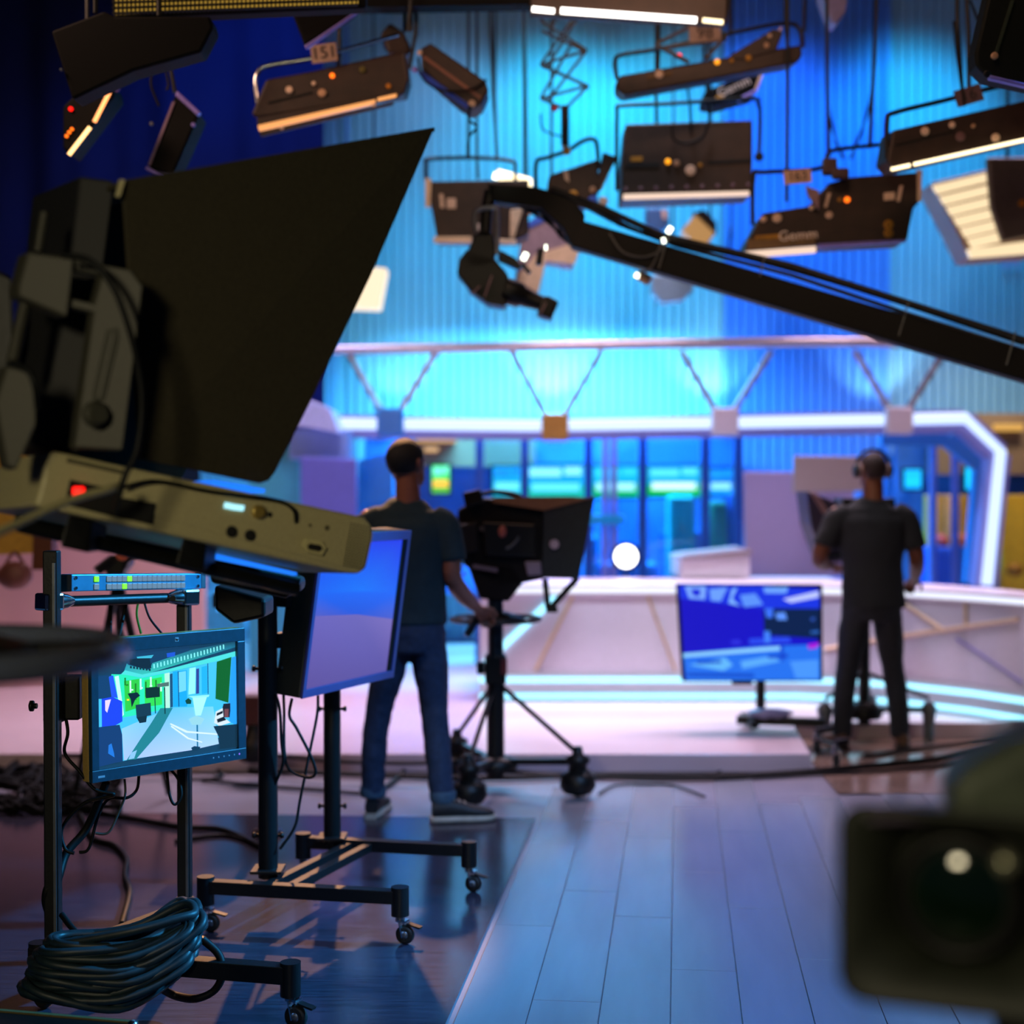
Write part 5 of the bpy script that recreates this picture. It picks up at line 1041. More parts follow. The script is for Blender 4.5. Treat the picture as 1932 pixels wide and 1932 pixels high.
def hair(parent, c, R, material, low=-0.02, grow=0.006, w_=0.076, d_=0.098, hh=0.122, cut=0.06):
    """short hair as a close cap over the skull, cut at the forehead"""
    mb = MB(); b = MB(); n = 28; rs = []
    for i in range(15):
        th = math.pi * (0.02 + 0.70 * i / 14); rs.append([V(((w_ + grow * (1 - (i / 14) ** 3 * 1.2)) * math.sin(th) * math.cos(a), (d_ + grow * (1 - (i / 14) ** 3 * 1.2)) * math.sin(th) * math.sin(a), (hh - 0.03 + grow) * math.cos(th))) for a in [2 * math.pi * k / n for k in range(n)]])
    b.rings(rs, cap=True); vs = []
    for q in b.v:
        q = q + V((0, -0.012, 0.025))
        if q.y > 0.05 and q.z < cut: q = V((q.x * 0.93, q.y * 0.86, q.z))
        vs.append(V(c) + R @ q)
    m = MB(); m.v = vs; m.f = b.f; m.sm = b.sm
    return m.build('hair', material, parent, local=True)

# ---------------- operator in the teal shirt
SK1 = mat('tan_skin', '#8a5a48', 0.5, var=0.08, scale=40, bump=0.02)
TEAL = mat('dark_teal_cotton', '#12303a', 0.85, var=0.15, scale=60, bump=0.08)
JEAN = mat('blue_denim', '#1c3250', 0.8, var=0.22, scale=50, bump=0.1)
JEANL = mat('pale_denim_cuff', '#3a566c', 0.85, var=0.2, scale=60)
SHOEB = mat('black_sneaker', '#14181c', 0.6, var=0.2); SOLEW = mat('white_sole', '#a9a294', 0.6)
p1r = P(775, 928, 6.8); pr = thing('person', 'person in a dark teal t-shirt and blue jeans working the studio camera, seen from behind', 'person', V((p1r.x, 6.8, 0)))
hc = V((-0.018, 0.01, 1.632)); HY = math.radians(-38)
b = MB(); R1 = head(b, hc, HY)
limb(b, [((-0.012, -0.012, 1.36), 0.066, 0.062), ((-0.012, -0.01, 1.47), 0.058, 0.058), ((-0.016, 0.0, 1.57), 0.056, 0.06)])
limb(b, [((0, 0, 0.86), 0.13, 0.09), ((-0.005, 0, 1.05), 0.13, 0.09), ((-0.015, 0, 1.25), 0.15, 0.095), ((-0.02, 0, 1.36), 0.15, 0.085), ((-0.015, 0, 1.42), 0.09, 0.06)])
RA = [(0.150, -0.005, 1.385), (0.182, -0.02, 1.26), (0.192, -0.02, 1.12), (0.235, 0.10, 1.035), (0.300, 0.255, 0.955)]
limb(b, [(RA[0], 0.05, 0.05), (RA[1], 0.047, 0.047), (RA[2], 0.043, 0.043), (RA[3], 0.042, 0.040), (RA[4], 0.026, 0.024)])
hand(b, RA[4], (0.35, 0.72, -0.45), (0.25, -0.55, -0.8), 1, 1.15)
LA = [(-0.19, 0, 1.385), (-0.235, 0.03, 1.25), (-0.235, 0.10, 1.13), (-0.14, 0.24, 1.12), (-0.04, 0.34, 1.14)]
limb(b, [(LA[0], 0.05, 0.05), (LA[1], 0.046, 0.046), (LA[2], 0.042, 0.042), (LA[3], 0.038, 0.036), (LA[4], 0.026, 0.024)])
hand(b, LA[4], (0.8, 0.6, 0.0), (0, 0.1, -1), -1, 0.7)
for s, kn, an in ((-1, (-0.150, 0.03, 0.50), (-0.182, 0.06, 0.06)), (1, (0.108, 0.0, 0.50), (0.148, -0.03, 0.06))):
    limb(b, [((s * 0.075 - 0.01, 0, 0.86), 0.07, 0.07), (kn, 0.05, 0.05), (an, 0.035, 0.035)])
solid(b, 'body', SK1, pr, 0.0065, 4)
eyes(pr, hc, R1); hair(pr, hc, R1, mat('black_hair', '#0c1418', 0.7, var=0.4, scale=300, bump=0.3), grow=0.007)
b = MB()
limb(b, [((0.0, 0, 0.905), 0.168, 0.122), ((0.0, 0, 1.0), 0.163, 0.117), ((-0.006, 0, 1.12), 0.166, 0.117), ((-0.012, 0, 1.25), 0.180, 0.122), ((-0.018, 0, 1.345), 0.188, 0.115), ((-0.018, 0, 1.405), 0.165, 0.092), ((-0.015, 0, 1.45), 0.105, 0.074), ((-0.012, -0.004, 1.482), 0.066, 0.064)], ends=False, n=24)
limb(b, [((0.10, 0, 1.395), 0.06, 0.06), ((0.155, -0.005, 1.36), 0.068, 0.066), ((0.184, -0.015, 1.27), 0.064, 0.064), ((0.196, -0.02, 1.195), 0.064, 0.064)], ends=False)
limb(b, [((-0.13, 0, 1.395), 0.06, 0.06), ((-0.19, 0.0, 1.36), 0.068, 0.066), ((-0.228, 0.02, 1.28), 0.064, 0.064), ((-0.245, 0.05, 1.20), 0.064, 0.064)], ends=False)
solid(b, 'shirt', TEAL, pr, 0.009, 5, 0.012, 0.12)
b = MB()
limb(b, [((0.0, 0.005, 0.95), 0.150, 0.108), ((0.0, 0.0, 0.86), 0.163, 0.122), ((-0.003, 0, 0.78), 0.150, 0.115)], ends=False, n=24)
limb(b, [((-0.072, 0, 0.86), 0.088, 0.105), ((-0.098, 0.01, 0.72), 0.082, 0.09), ((-0.150, 0.03, 0.50), 0.062, 0.066), ((-0.172, 0.04, 0.34), 0.060, 0.064), ((-0.180, 0.055, 0.105), 0.054, 0.058)], ends=False)
limb(b, [((0.070, 0, 0.86), 0.088, 0.105), ((0.088, 0.0, 0.72), 0.084, 0.09), ((0.108, 0.0, 0.50), 0.064, 0.068), ((0.122, -0.01, 0.34), 0.062, 0.066), ((0.146, -0.03, 0.10), 0.056, 0.060)], ends=False)
tr_ = solid(b, 'jeans', JEAN, pr, 0.009, 4, 0.014, 0.07)
for c_ in ((-0.180, 0.056, 0.10), (0.147, -0.03, 0.095)):
    m = MB(); m.rings([[V(c_) + V((r_ * math.cos(a), r_ * math.sin(a), h_)) for a in [2 * math.pi * k / 20 for k in range(20)]] for r_, h_ in ((0.057, 0.0), (0.061, 0.012), (0.062, 0.04), (0.058, 0.05))]); m.build('cuff', JEANL, tr_, local=True)
shoe(pr, (-0.185, 0.01, 0), math.radians(8), SHOEB, SOLEW, 0.002); shoe(pr, (0.10, -0.06, 0), math.radians(80), SHOEB, SOLEW, 0.006)

# ---------------- operator with headphones
SK2 = mat('brown_skin', '#6a3a20', 0.5, var=0.08, scale=40, bump=0.02)
BLKT = mat('black_cotton', '#15181c', 0.85, var=0.15, scale=60, bump=0.08)
DKJ = mat('charcoal_denim', '#1c2028', 0.8, var=0.2, scale=50, bump=0.1)
D3 = 8.70
p2r = P(1645, 928, D3); pq = thing('person', 'person in a black t-shirt and dark trousers wearing large headphones, seen from behind', 'person', V((p2r.x, D3, 0)))
hc = V((0.008, 0.02, 1.625)); b = MB(); R2 = head(b, hc, math.radians(4), w_=0.080)
limb(b, [((0.005, -0.01, 1.36), 0.068, 0.064), ((0.006, -0.008, 1.47), 0.060, 0.060), ((0.008, 0.005, 1.57), 0.058, 0.062)])
limb(b, [((0, 0, 0.84), 0.13, 0.09), ((0, 0, 1.05), 0.14, 0.09), ((0, 0, 1.25), 0.16, 0.1), ((0, 0, 1.36), 0.17, 0.09), ((0, 0, 1.42), 0.09, 0.06)])
LA = [(-0.205, 0, 1.375), (-0.258, -0.01, 1.26), (-0.305, 0.0, 1.135), (-0.275, 0.12, 1.09), (-0.205, 0.22, 1.065)]
limb(b, [(LA[0], 0.055, 0.055), (LA[1], 0.052, 0.052), (LA[2], 0.046, 0.046), (LA[3], 0.042, 0.042), (LA[4], 0.029, 0.027)])
hand(b, LA[4], (0.6, 0.75, 0.0), (0.2, 0.3, -1), -1, 0.9)
RA = [(0.195, 0, 1.375), (0.232, -0.01, 1.26), (0.262, 0.0, 1.13), (0.285, 0.08, 1.055), (0.300, 0.18, 0.99)]
limb(b, [(RA[0], 0.055, 0.055), (RA[1], 0.052, 0.052), (RA[2], 0.046, 0.046), (RA[3], 0.042, 0.042), (RA[4], 0.029, 0.027)])
hand(b, RA[4], (0.0, 0.85, -0.4), (-0.3, -0.2, -1), 1, 0.9)
for s, kn, an in ((-1, (-0.135, 0.02, 0.48), (-0.172, 0.0, 0.06)), (1, (0.130, 0.02, 0.48), (0.170, 0.0, 0.06))):
    limb(b, [((s * 0.08, 0, 0.84), 0.07, 0.07), (kn, 0.05, 0.05), (an, 0.035, 0.035)])
solid(b, 'body', SK2, pq, 0.0065, 4)
eyes(pq, hc, R2); hair(pq, hc, R2, mat('cropped_brown_black_hair', '#25120a', 0.75, var=0.35, scale=300, bump=0.2), grow=0.003)
b = MB()
limb(b, [((0.012, 0, 0.825), 0.190, 0.135), ((0.008, 0, 0.93), 0.182, 0.128), ((0.004, 0, 1.08), 0.176, 0.124), ((0.0, 0, 1.22), 0.195, 0.128), ((-0.003, 0, 1.33), 0.208, 0.122), ((-0.002, 0, 1.395), 0.185, 0.098), ((0.0, 0, 1.44), 0.115, 0.078), ((0.004, -0.004, 1.475), 0.068, 0.066)], ends=False, n=24)
limb(b, [((-0.14, 0, 1.39), 0.065, 0.065), ((-0.205, 0.0, 1.35), 0.074, 0.072), ((-0.25, -0.005, 1.26), 0.072, 0.072), ((-0.278, -0.005, 1.19), 0.074, 0.074)], ends=False)
limb(b, [((0.13, 0, 1.39), 0.065, 0.065), ((0.195, 0.0, 1.35), 0.074, 0.072), ((0.228, -0.005, 1.26), 0.072, 0.072), ((0.246, -0.005, 1.18), 0.074, 0.074)], ends=False)
solid(b, 'shirt', BLKT, pq, 0.009, 5, 0.014, 0.12)
b = MB()
limb(b, [((0.005, 0.0, 0.90), 0.165, 0.118), ((0.003, 0.0, 0.84), 0.172, 0.126), ((0.0, 0, 0.76), 0.160, 0.118)], ends=False, n=24)
for s, pts in ((-1, ((-0.082, 0, 0.84), (-0.105, 0.01, 0.70), (-0.135, 0.02, 0.48), (-0.160, 0.01, 0.30), (-0.172, 0.0, 0.07))), (1, ((0.082, 0, 0.84), (0.102, 0.01, 0.70), (0.130, 0.02, 0.48), (0.155, 0.01, 0.30), (0.170, 0.0, 0.07)))):
    limb(b, [(pts[0], 0.09, 0.108), (pts[1], 0.085, 0.092), (pts[2], 0.066, 0.07), (pts[3], 0.062, 0.066), (pts[4], 0.054, 0.06)], ends=False)
solid(b, 'trousers', DKJ, pq, 0.009, 4, 0.012, 0.07)
BRS = mat('brown_leather_shoe', '#5a3a26', 0.5); 
shoe(pq, (-0.172, -0.06, 0), math.radians(-10), BRS, mat('dark_brown_sole', '#2a1c14', 0.6), 0.006); shoe(pq, (0.172, -0.06, 0), math.radians(14), BRS, MATS['dark_brown_sole'], 0.006)
m = MB(); m.tube([hc + R2 @ V((0.100 * math.cos(a), -0.005, 0.028 + 0.105 * math.sin(a))) for a in [math.pi * k / 16 for k in range(17)]], 0.010, 8); hpn = m.build('headphones', BLACK, pq, local=True)
for s in (-1, 1):
    m = MB(); m.lathe(hc + R2 @ V((s * 0.078, -0.005, 0.01)), R2 @ V((s, 0, 0)), [(0, 0.038), (0.012, 0.044), (0.028, 0.042), (0.036, 0.03)], 20); m.build('ear_cup', mat('dark_ear_cup', '#1a1a1c', 0.5), hpn, local=True)
    m = MB(); m.lathe(hc + R2 @ V((s * 0.072, -0.008, 0.01)), R2 @ V((s, 0, 0)), [(0, 0.04), (0.008, 0.047), (0.014, 0.04)], 20); m.build('ear_pad', mat('pale_ear_pad', '#b08f88', 0.6), hpn, local=True)
# ================================================================== lighting fixtures under the grid
TOPZ = 6.6
def fixture(label, d, housing, thick=(0, 0.14, 0), body=None, lip=None, lipm=None, yoke=None, poles=(), dots=(), strips=(), tubes=(), slots=(), tagtxt=None, cables=(), name='studio_light', group='fluorescent lamps under the grid', ribs=()):
    xs = [p[0] for p in housing]; ys = [p[1] for p in housing]
    t = thing(name, label, 'studio lamp', P(sum(xs) / len(xs), max(ys), d), group)
    body = body or LAMPBODY
    hh = MB(); hh.plate(pp(housing, d), thick); hs_ = hh.build('housing', body, t, bevel=0.01)
    if lip:
        for lp in lip:
            m = MB(); m.plate(pp(lp, d - 0.012), (0, 0.03, 0)); m.build('reflector_edge', lipm or LAMPEDGE, t, bevel=0.004)
    for rb in ribs:
        m = MB(); m.plate(pp(rb, d - 0.008), (0, 0.02, 0)); m.build('barn_door', body, t, bevel=0.004)
    if yoke:
        m = MB(); m.tube(smoothpts(pp(yoke, d + 0.03), 5), 0.011, 8); m.build('yoke', BLKMET if not isinstance(yoke, tuple) else CHROME, t)
    for po_ in poles:
        pts = pp(po_, d + 0.03); 
        if True: pts.insert(0, V((pts[0].x, pts[0].y, TOPZ)))
        m = MB(); m.tube(pts, 0.009, 8); m.build('hanger', BLKMET, t)
    for x, y, r, mm in dots:
        m = MB(); m.lathe(P(x, y, d - 0.004), -FW, [(0, M_(r, d)), (0.006, M_(r, d)), (0.008, M_(r, d) * 0.7)], 12); m.build({'orange_indicator': 'indicator_light', 'red_indicator': 'indicator_light'}.get(mm.name, 'knob'), mm, t)
    for pts, mm in strips:
        m = MB(); m.plate(pp(pts, d - 0.006), (0, 0.02, 0)); m.build('sticker', mm, t)
    for pts in slots:
        m = MB(); m.plate(pp(pts, d - 0.004), (0, 0.01, 0)); m.build('slot', HOLE, t)
    for (x0, y0), (x1, y1), r, mm in tubes:
        m = MB(); m.tube([P(x0, y0, d - 0.02), P(x1, y1, d - 0.02)], M_(r, d), 8); m.build('lamp_tube', mm, t)
    for cb_ in cables:
        m = MB(); m.tube(smoothpts(pp(cb_, d - 0.03), 6), 0.006, 6); m.build('power_cable', CABLE, t)
    if tagtxt:
        s_, x, y, w_, h_, roll, bgm, fgm = tagtxt
        c_ = P(x, y, d - 0.03); ax_ = RT * math.cos(roll) + UP * math.sin(roll); ay_ = -RT * math.sin(roll) + UP * math.cos(roll)
        m = MB(); m.plate([c_ + ax_ * M_(a, d) + ay_ * M_(b_, d) for a, b_ in ((-w_, -h_), (w_, -h_), (w_, h_), (-w_, h_))], FW * 0.004); pl = m.build('number_plate', bgm, t)
        text(s_, 0, 0, 0, M_(h_ * 1.9, d), fgm, pl, name='number_lettering', ax=ax_, ay=ay_, at=c_ - FW * 0.003)
    return t
PLATE = mat('number_plate_tan', '#a08474', 0.6); INK = mat('dark_ink', '#241c1a', 0.7); PALE = mat('worn_pale_plate', '#c49c84', 0.6)
LAV = mat('lavender_lit_metal', '#8f7fd8', 0.3, 0.2); LETTER = mat('worn_white_lettering', '#d8c4bc', 0.6)
# 1 long louvred lamp along the top
GOLD = led('gold_lit_louvre_back', '#b08a34', 0.75)
t = fixture('long louvred lamp glowing gold along the top left of the picture', 5.6, [(206, -60), (690, -60), (690, 14), (214, 36)], (0, 0.08, 0), LAMPDARK, name='louvred_light', group='lamps at the top edge', poles=([(450, 0), (450, -40)],))
m = MB(); m.plate(pp([(212, -50), (676, -50), (676, 6), (214, 28)], 5.59), (0, 0.004, 0)); m.build('glowing_reflector', GOLD, t)
lou = None
for k in range(58):
    x = 216 + k * 8; m = MB(); m.plate(pp([(x, -50), (x + 1.6, -50), (x + 1.6, 31 - k * 0.36), (x, 31 - k * 0.36)], 5.585), (0, -0.02, 0)); m.build('louvre_fin', HOLE, t)
for k in range(6):
    y = -30 + k * 10; m = MB(); m.plate(pp([(214, y + 6), (676, y - 16 + 6), (676, y - 14 + 6), (214, y + 8)], 5.585), (0, -0.02, 0)); m.build('louvre_rail', HOLE, t)
# 2 lit lamp at the top centre
fixture('lamp with a bright white tube row along the top edge of the picture', 6.6, [(1000, -50), (1376, -50), (1372, 46), (1000, 28)], (0, 0.06, 0), LAMPBODY, group='lamps at the top edge', poles=([(1200, 0), (1200, -40)],),
        tubes=(((1004, 17), (1046, 21), 5, TUBEWHITE), ((1058, 20), (1314, 38), 6, TUBEWHITE), ((1326, 38), (1364, 42), 4.5, TUBEWARM)))
m = MB(); m.plate(pp([(676, -60), (1000, -60), (1000, 8), (676, 14)], 6.9), (0, 0.1, 0)); single(m, 'grid_bar', LAMPDARK, 'dark grid bar between the two lamps at the top edge', 'grid bar')
# 3 big black panel lamp top left
fixture('big black unlit panel lamp at the top left', 5.4, [(96, 58), (196, 20), (215, 30), (396, 30), (402, 52), (378, 98), (250, 134), (136, 188)], (0, 0.12, 0), LAMPDARK, group='dark lamps at the upper left', dots=((116, 132, 3, STEEL),), poles=([(180, 0), (180, 25)], [(300, 0), (300, 30)]))
# 4 small lamp with glowing orange pair
fixture('small dark lamp with two glowing orange bars at the upper left', 6.0, [(118, 200), (150, 170), (212, 160), (216, 180), (132, 292), (118, 280)], (0, 0.15, 0), LAMPDARK, group='dark lamps at the upper left',
        tubes=(((209, 169), (178, 230), 4, led('orange_filament', '#ff9a5a', 2.4)), ((170, 240), (130, 292), 4, led('pale_orange_filament', '#ffc07a', 2.6))), poles=([(165, 120), (165, 175)],), dots=((134, 206, 4, LEDRED), (136, 244, 3, LEDORANGE), (131, 250, 3, LEDORANGE), (126, 257, 3, LEDORANGE), (221, 168, 6, LAV)))
# 5 black lamp with lavender edges
fixture('black rectangular lamp with lavender lit ends at the upper left', 6.2, [(332, 172), (376, 214), (326, 330), (278, 316)], (0, 0.16, 0), LAMPDARK, group='dark lamps at the upper left',
        lip=([(334, 171), (378, 212), (372, 218), (330, 180)], [(277, 312), (308, 332), (300, 334), (273, 318)]), lipm=LAV, strips=(([(325, 192), (330, 192), (284, 312), (279, 310)], mat('dusty_mauve_rail', '#7a6078', 0.4)),), dots=((286, 234, 4, STEEL), (365, 236, 4, LAV)), poles=([(320, 120), (330, 175)],), cables=([(290, 130), (285, 160), (300, 200)], [(312, 130), (318, 160), (314, 170)]))
# 6 dark wedge with lavender edge
fixture('black wedge shaped lamp with a lavender rim near the louvred lamp', 6.0, [(548, 18), (676, 18), (664, 30), (574, 86)], (0, 0.06, 0), LAMPDARK, group='dark lamps at the upper left', lip=([(574, 86), (676, 17), (676, 22), (578, 91)],), lipm=LAV, poles=([(610, 0), (610, 30)],))
# 7 lamp 151
t = fixture('brown lamp with a chrome yoke and plate 151 above the black hood', 6.6, [(502, 150), (590, 134), (762, 96), (770, 150), (762, 178), (486, 222), (474, 216)], (0, 0.22, 0.03), LAMPBODY,
        lip=([(486, 236), (708, 187), (708, 194), (488, 246)], [(712, 184), (748, 176), (748, 183), (712, 191)]), lipm=led('peach_lit_edge', '#ffa860', 1.0), ribs=([(484, 222), (760, 172), (752, 184), (486, 240)], [(488, 248), (744, 192), (740, 198), (492, 257)]), yoke=((486, 195), (482, 160), (486, 138), (506, 124), (590, 110), (680, 86), (752, 66)),
        dots=((627, 143, 4.5, LEDORANGE), (733, 163, 5, mat('amber_knob', '#c07818', 0.4)), (546, 170, 7, STICKER), (608, 176, 8, LAMPBEIGE), (684, 132, 6, mat('olive_knob', '#5a5014', 0.5)), (592, 158, 4, STICKER), (705, 199, 4, STICKER), (532, 242, 4, STICKER)),
        slots=([(506, 192), (590, 172), (590, 176), (506, 196)],), poles=([(775, 0), (770, 60)], [(640, 100), (636, 140)]), tagtxt=('151', 611, 100, 24, 17, 0.13, PLATE, INK))
# 8 lamp hanging right of it
fixture('brown lamp tilted steeply down beside plate 151', 7.0, [(794, 90), (812, 80), (916, 152), (922, 168), (908, 196), (888, 206), (860, 186), (796, 130)], (0, 0.2, 0), LAMPBODY,
        strips=(([(800, 104), (908, 182), (905, 187), (797, 109)], mat('reddish_edge', '#7a4a3c', 0.5)),), lip=([(790, 130), (884, 196), (880, 202), (788, 138)],), lipm=mat('deep_blue_glass', '#3050c8', 0.3), dots=((890, 196, 7, STICKER), (792, 100, 5, STICKER), (783, 132, 6, LAV)),
        poles=([(785, 0), (785, 60), (772, 130)], [(775, 0), (776, 60)]), cables=([(788, 110), (800, 150), (840, 172), (890, 168), (918, 150)], [(888, 200), (884, 225), (900, 240), (884, 260), (882, 300)]))
fixture('dark folded lamp shell between plate 151 and the tilted lamp', 7.1, [(716, 66), (735, 42), (762, 60), (776, 92), (770, 104), (732, 100), (726, 78)], (0, 0.2, 0), LAMPBODY, group='fluorescent lamps under the grid', poles=([(764, 20), (764, 60)],))
# 9 lamp behind the crane head
t = fixture('brown lamp with white sticker behind the crane camera head', 8.2, [(805, 342), (998, 338), (998, 440), (975, 452), (824, 452), (816, 400)], (0, 0.22, 0), LAMPBODY,
        lip=([(818, 446), (890, 446), (890, 458), (818, 458)], [(936, 450), (974, 452), (974, 460), (936, 460)], [(802, 335), (814, 337), (812, 392), (802, 390)], [(963, 396), (988, 392), (970, 448), (962, 448)]), yoke=[(804, 340), (804, 310), (812, 300), (900, 298), (965, 304), (972, 320), (972, 345)],
        strips=(([(829, 366), (836, 366), (838, 392), (831, 392)], STICKER), ([(843, 374), (860, 374), (860, 393), (843, 393)], STICKER), ([(895, 420), (925, 428), (924, 436), (896, 434)], LETTER)), poles=([(884, 0), (884, 300)], [(925, 0), (930, 180), (938, 296)], [(988, 0), (990, 330)]))
fixture('cream lit lamp edge peeking out behind the crane head', 8.4, [(938, 318), (1004, 336), (1004, 352), (940, 336)], (0, 0.2, 0), TUBEWARM, poles=([(900, 300), (902, 338)],))
# 10 pantograph with tilted lamp
t = fixture('brown lamp with barn doors hanging from the scissor hanger', 7.6, [(1036, 330), (1128, 300), (1130, 360), (1100, 392), (1030, 366)], (0, 0.2, 0), LAMPBODY,
        ribs=([(1138, 287), (1165, 296), (1130, 362), (1124, 350)],), strips=(([(1158, 298), (1162, 300), (1134, 360), (1130, 356)], STEEL), ([(1062, 320), (1072, 324), (1074, 344), (1066, 338)], STICKER)), yoke=[(1012, 366), (1012, 308), (1030, 298), (1070, 285), (1096, 268), (1118, 262), (1126, 275), (1130, 320)],
        dots=((1069, 285, 8, mat('orange_knob', '#e08a18', 0.4)), (1065, 274, 6, STICKER), (1081, 368, 9, mat('yellow_knob', '#d89a20', 0.4)), (1118, 380, 10, mat('blue_lamp_base', '#2060e0', 0.3)), (1118, 358, 6, LAMPBEIGE), (1138, 380, 9, LETTER)))
pg = thing('scissor_hanger', 'black scissor pantograph hanger holding a lamp', 'hanger', P(1065, 280, 7.6))
lev = [(-60, 1018, 1078, 0), (40, 1020, 1082, 0), (105, 1022, 1108, 0)]
seg = [[(1020, 40), (1108, 96)], [(1020, 122), (1108, 162)], [(1020, 186), (1066, 206)], [(1020, 122), (1078, 40)], [(1032, 126), (1088, 36)], [(1020, 186), (1080, 80)], [(1034, 190), (1106, 96)], [(1066, 206), (1110, 162)], [(1036, 60), (1078, -20)], [(1020, 40), (1060, -20)], [(1020, 122), (1106, 96)], [(1020, 186), (1108, 162)], [(1022, 58), (1106, 98)], [(1022, 124), (1110, 164)]]
for k, (a, b_) in enumerate(seg):
    m = MB(); m.bar(P(*a, 7.6 + 0.012 * (k % 3)), P(*b_, 7.6 + 0.012 * (k % 3)), 0.014, 0.006, up=FW); m.build('scissor_arm', BLKMET, pg)
m = MB(); m.tube([V((P(1062, 0, 7.6).x, 7.6, TOPZ)), P(1062, -20, 7.6)], 0.012); m.build('top_rod', BLKMET, pg)
m = MB(); m.tube([P(1066, 200, 7.6), P(1066, 276, 7.6)], 0.02); m.build('spigot', LAMPBODY, pg)
m = MB(); m.ball(P(1047, 205, 7.55), 0.015); m.build('red_stop', mat('red_rubber', '#d81010', 0.4), pg)
m = MB(); m.tube(smoothpts([P(1020, 215, 7.58), P(1025, 245, 7.58), P(1060, 258, 7.58)], 6), 0.005); m.build('power_cable', CABLE, pg)
# 11 lamp 98
t = fixture('long brown lamp with plate 98 at the top right of the centre', 7.4, [(1164, 148), (1172, 142), (1512, 84), (1514, 104), (1504, 118), (1178, 180), (1164, 168)], (0, 0.2, 0.02), LAMPBODY,
        ribs=([(1368, 110), (1460, 54), (1478, 60), (1464, 96), (1400, 112)],), yoke=[(1164, 150), (1160, 118), (1172, 104), (1244, 92), (1380, 62), (1482, 44), (1510, 58), (1514, 90)],
        dots=((1353, 117, 5, mat('amber_light', '#ffae18', 0.4, emit='#ffa018', strength=1.2)), (1244, 140, 8, STICKER), (1380, 115, 4, YSTICK), (1412, 110, 6, YSTICK), (1452, 68, 4, STICKER), (1446, 86, 5, LAMPBEIGE), (1281, 106, 5, LEDRED)),
        strips=(([(1220, 142), (1268, 134), (1268, 142), (1220, 150)], mat('ochre_band', '#5a3c10', 0.6)), ([(1472, 50), (1476, 52), (1462, 88), (1456, 86)], STICKER)), poles=([(1244, 0), (1242, 140)], [(1376, 30), (1378, 62)], [(1482, 44), (1486, 88)], [(1518, 0), (1516, 60)]), tagtxt=('98', 1330, 62, 30, 17, 0.03, PLATE, INK))
for a, b_ in (((1236, 84), (1300, 118)), ((1240, 92), (1370, 74)), ((1330, 112), (1372, 66)), ((1240, 82), (1300, 52))):
    m = MB(); m.bar(P(*a, 7.38), P(*b_, 7.38), 0.016, 0.02, up=FW); m.build('hanger_arm', BLKMET, t)
t = fixture('small black lamp with white lettering below plate 98', 8.05, [(1330, 172), (1420, 132), (1440, 140), (1424, 178), (1350, 198), (1326, 192)], (0, 0.2, 0), LAMPDARK, strips=(([(1350, 182), (1364, 176), (1366, 184), (1352, 190)], YSTICK), ([(1434, 138), (1440, 140), (1428, 172), (1424, 168)], STICKER)), lip=([(1390, 186), (1426, 168), (1428, 174), (1394, 192)],), lipm=LAV, poles=([(1330, 120), (1335, 180)],))
text('Gemm', 1385, 164, 8.0, M_(24, 8.0), mat('white_lamp_lettering', '#e8d8d0', 0.6), t, 0.42, 'lamp_lettering')
# 12 square lamp in the centre
fixture('square brown lamp with a cream lower edge hanging at the centre right', 7.8, [(1180, 234), (1420, 226), (1420, 300), (1418, 368), (1172, 378), (1174, 305)], (0, 0.24, 0), LAMPBODY,
        lip=([(1176, 366), (1414, 360), (1414, 368), (1176, 376)],), lipm=led('cream_lit_edge', '#ffdcc4', 0.9), yoke=[(1164, 360), (1164, 215), (1172, 200), (1260, 196), (1414, 186), (1430, 196), (1434, 220), (1432, 290)], dots=((1260, 305, 5, mat('amber_light', '#ffae18')), (1277, 308, 6, LAMPBEIGE), (1303, 322, 10, STICKER), (1321, 312, 4, YSTICK), (1432, 296, 9, BLACK)) + tuple((1180 + 29 * k, 357 - k, 4, mat('mauve_stud', '#6a4c5c', 0.5)) for k in range(9)),
        strips=(([(1190, 296), (1212, 295), (1212, 303), (1190, 304)], YSTICK),), slots=([(1180, 308), (1245, 306), (1245, 315), (1180, 316)], [(1335, 304), (1418, 300), (1418, 306), (1335, 310)]), poles=([(1238, 180), (1240, 236)], [(1338, 190), (1338, 232)]), cables=([(1268, 236), (1272, 262), (1295, 270), (1325, 258), (1338, 228)], [(1296, 160), (1300, 190), (1304, 252)]))
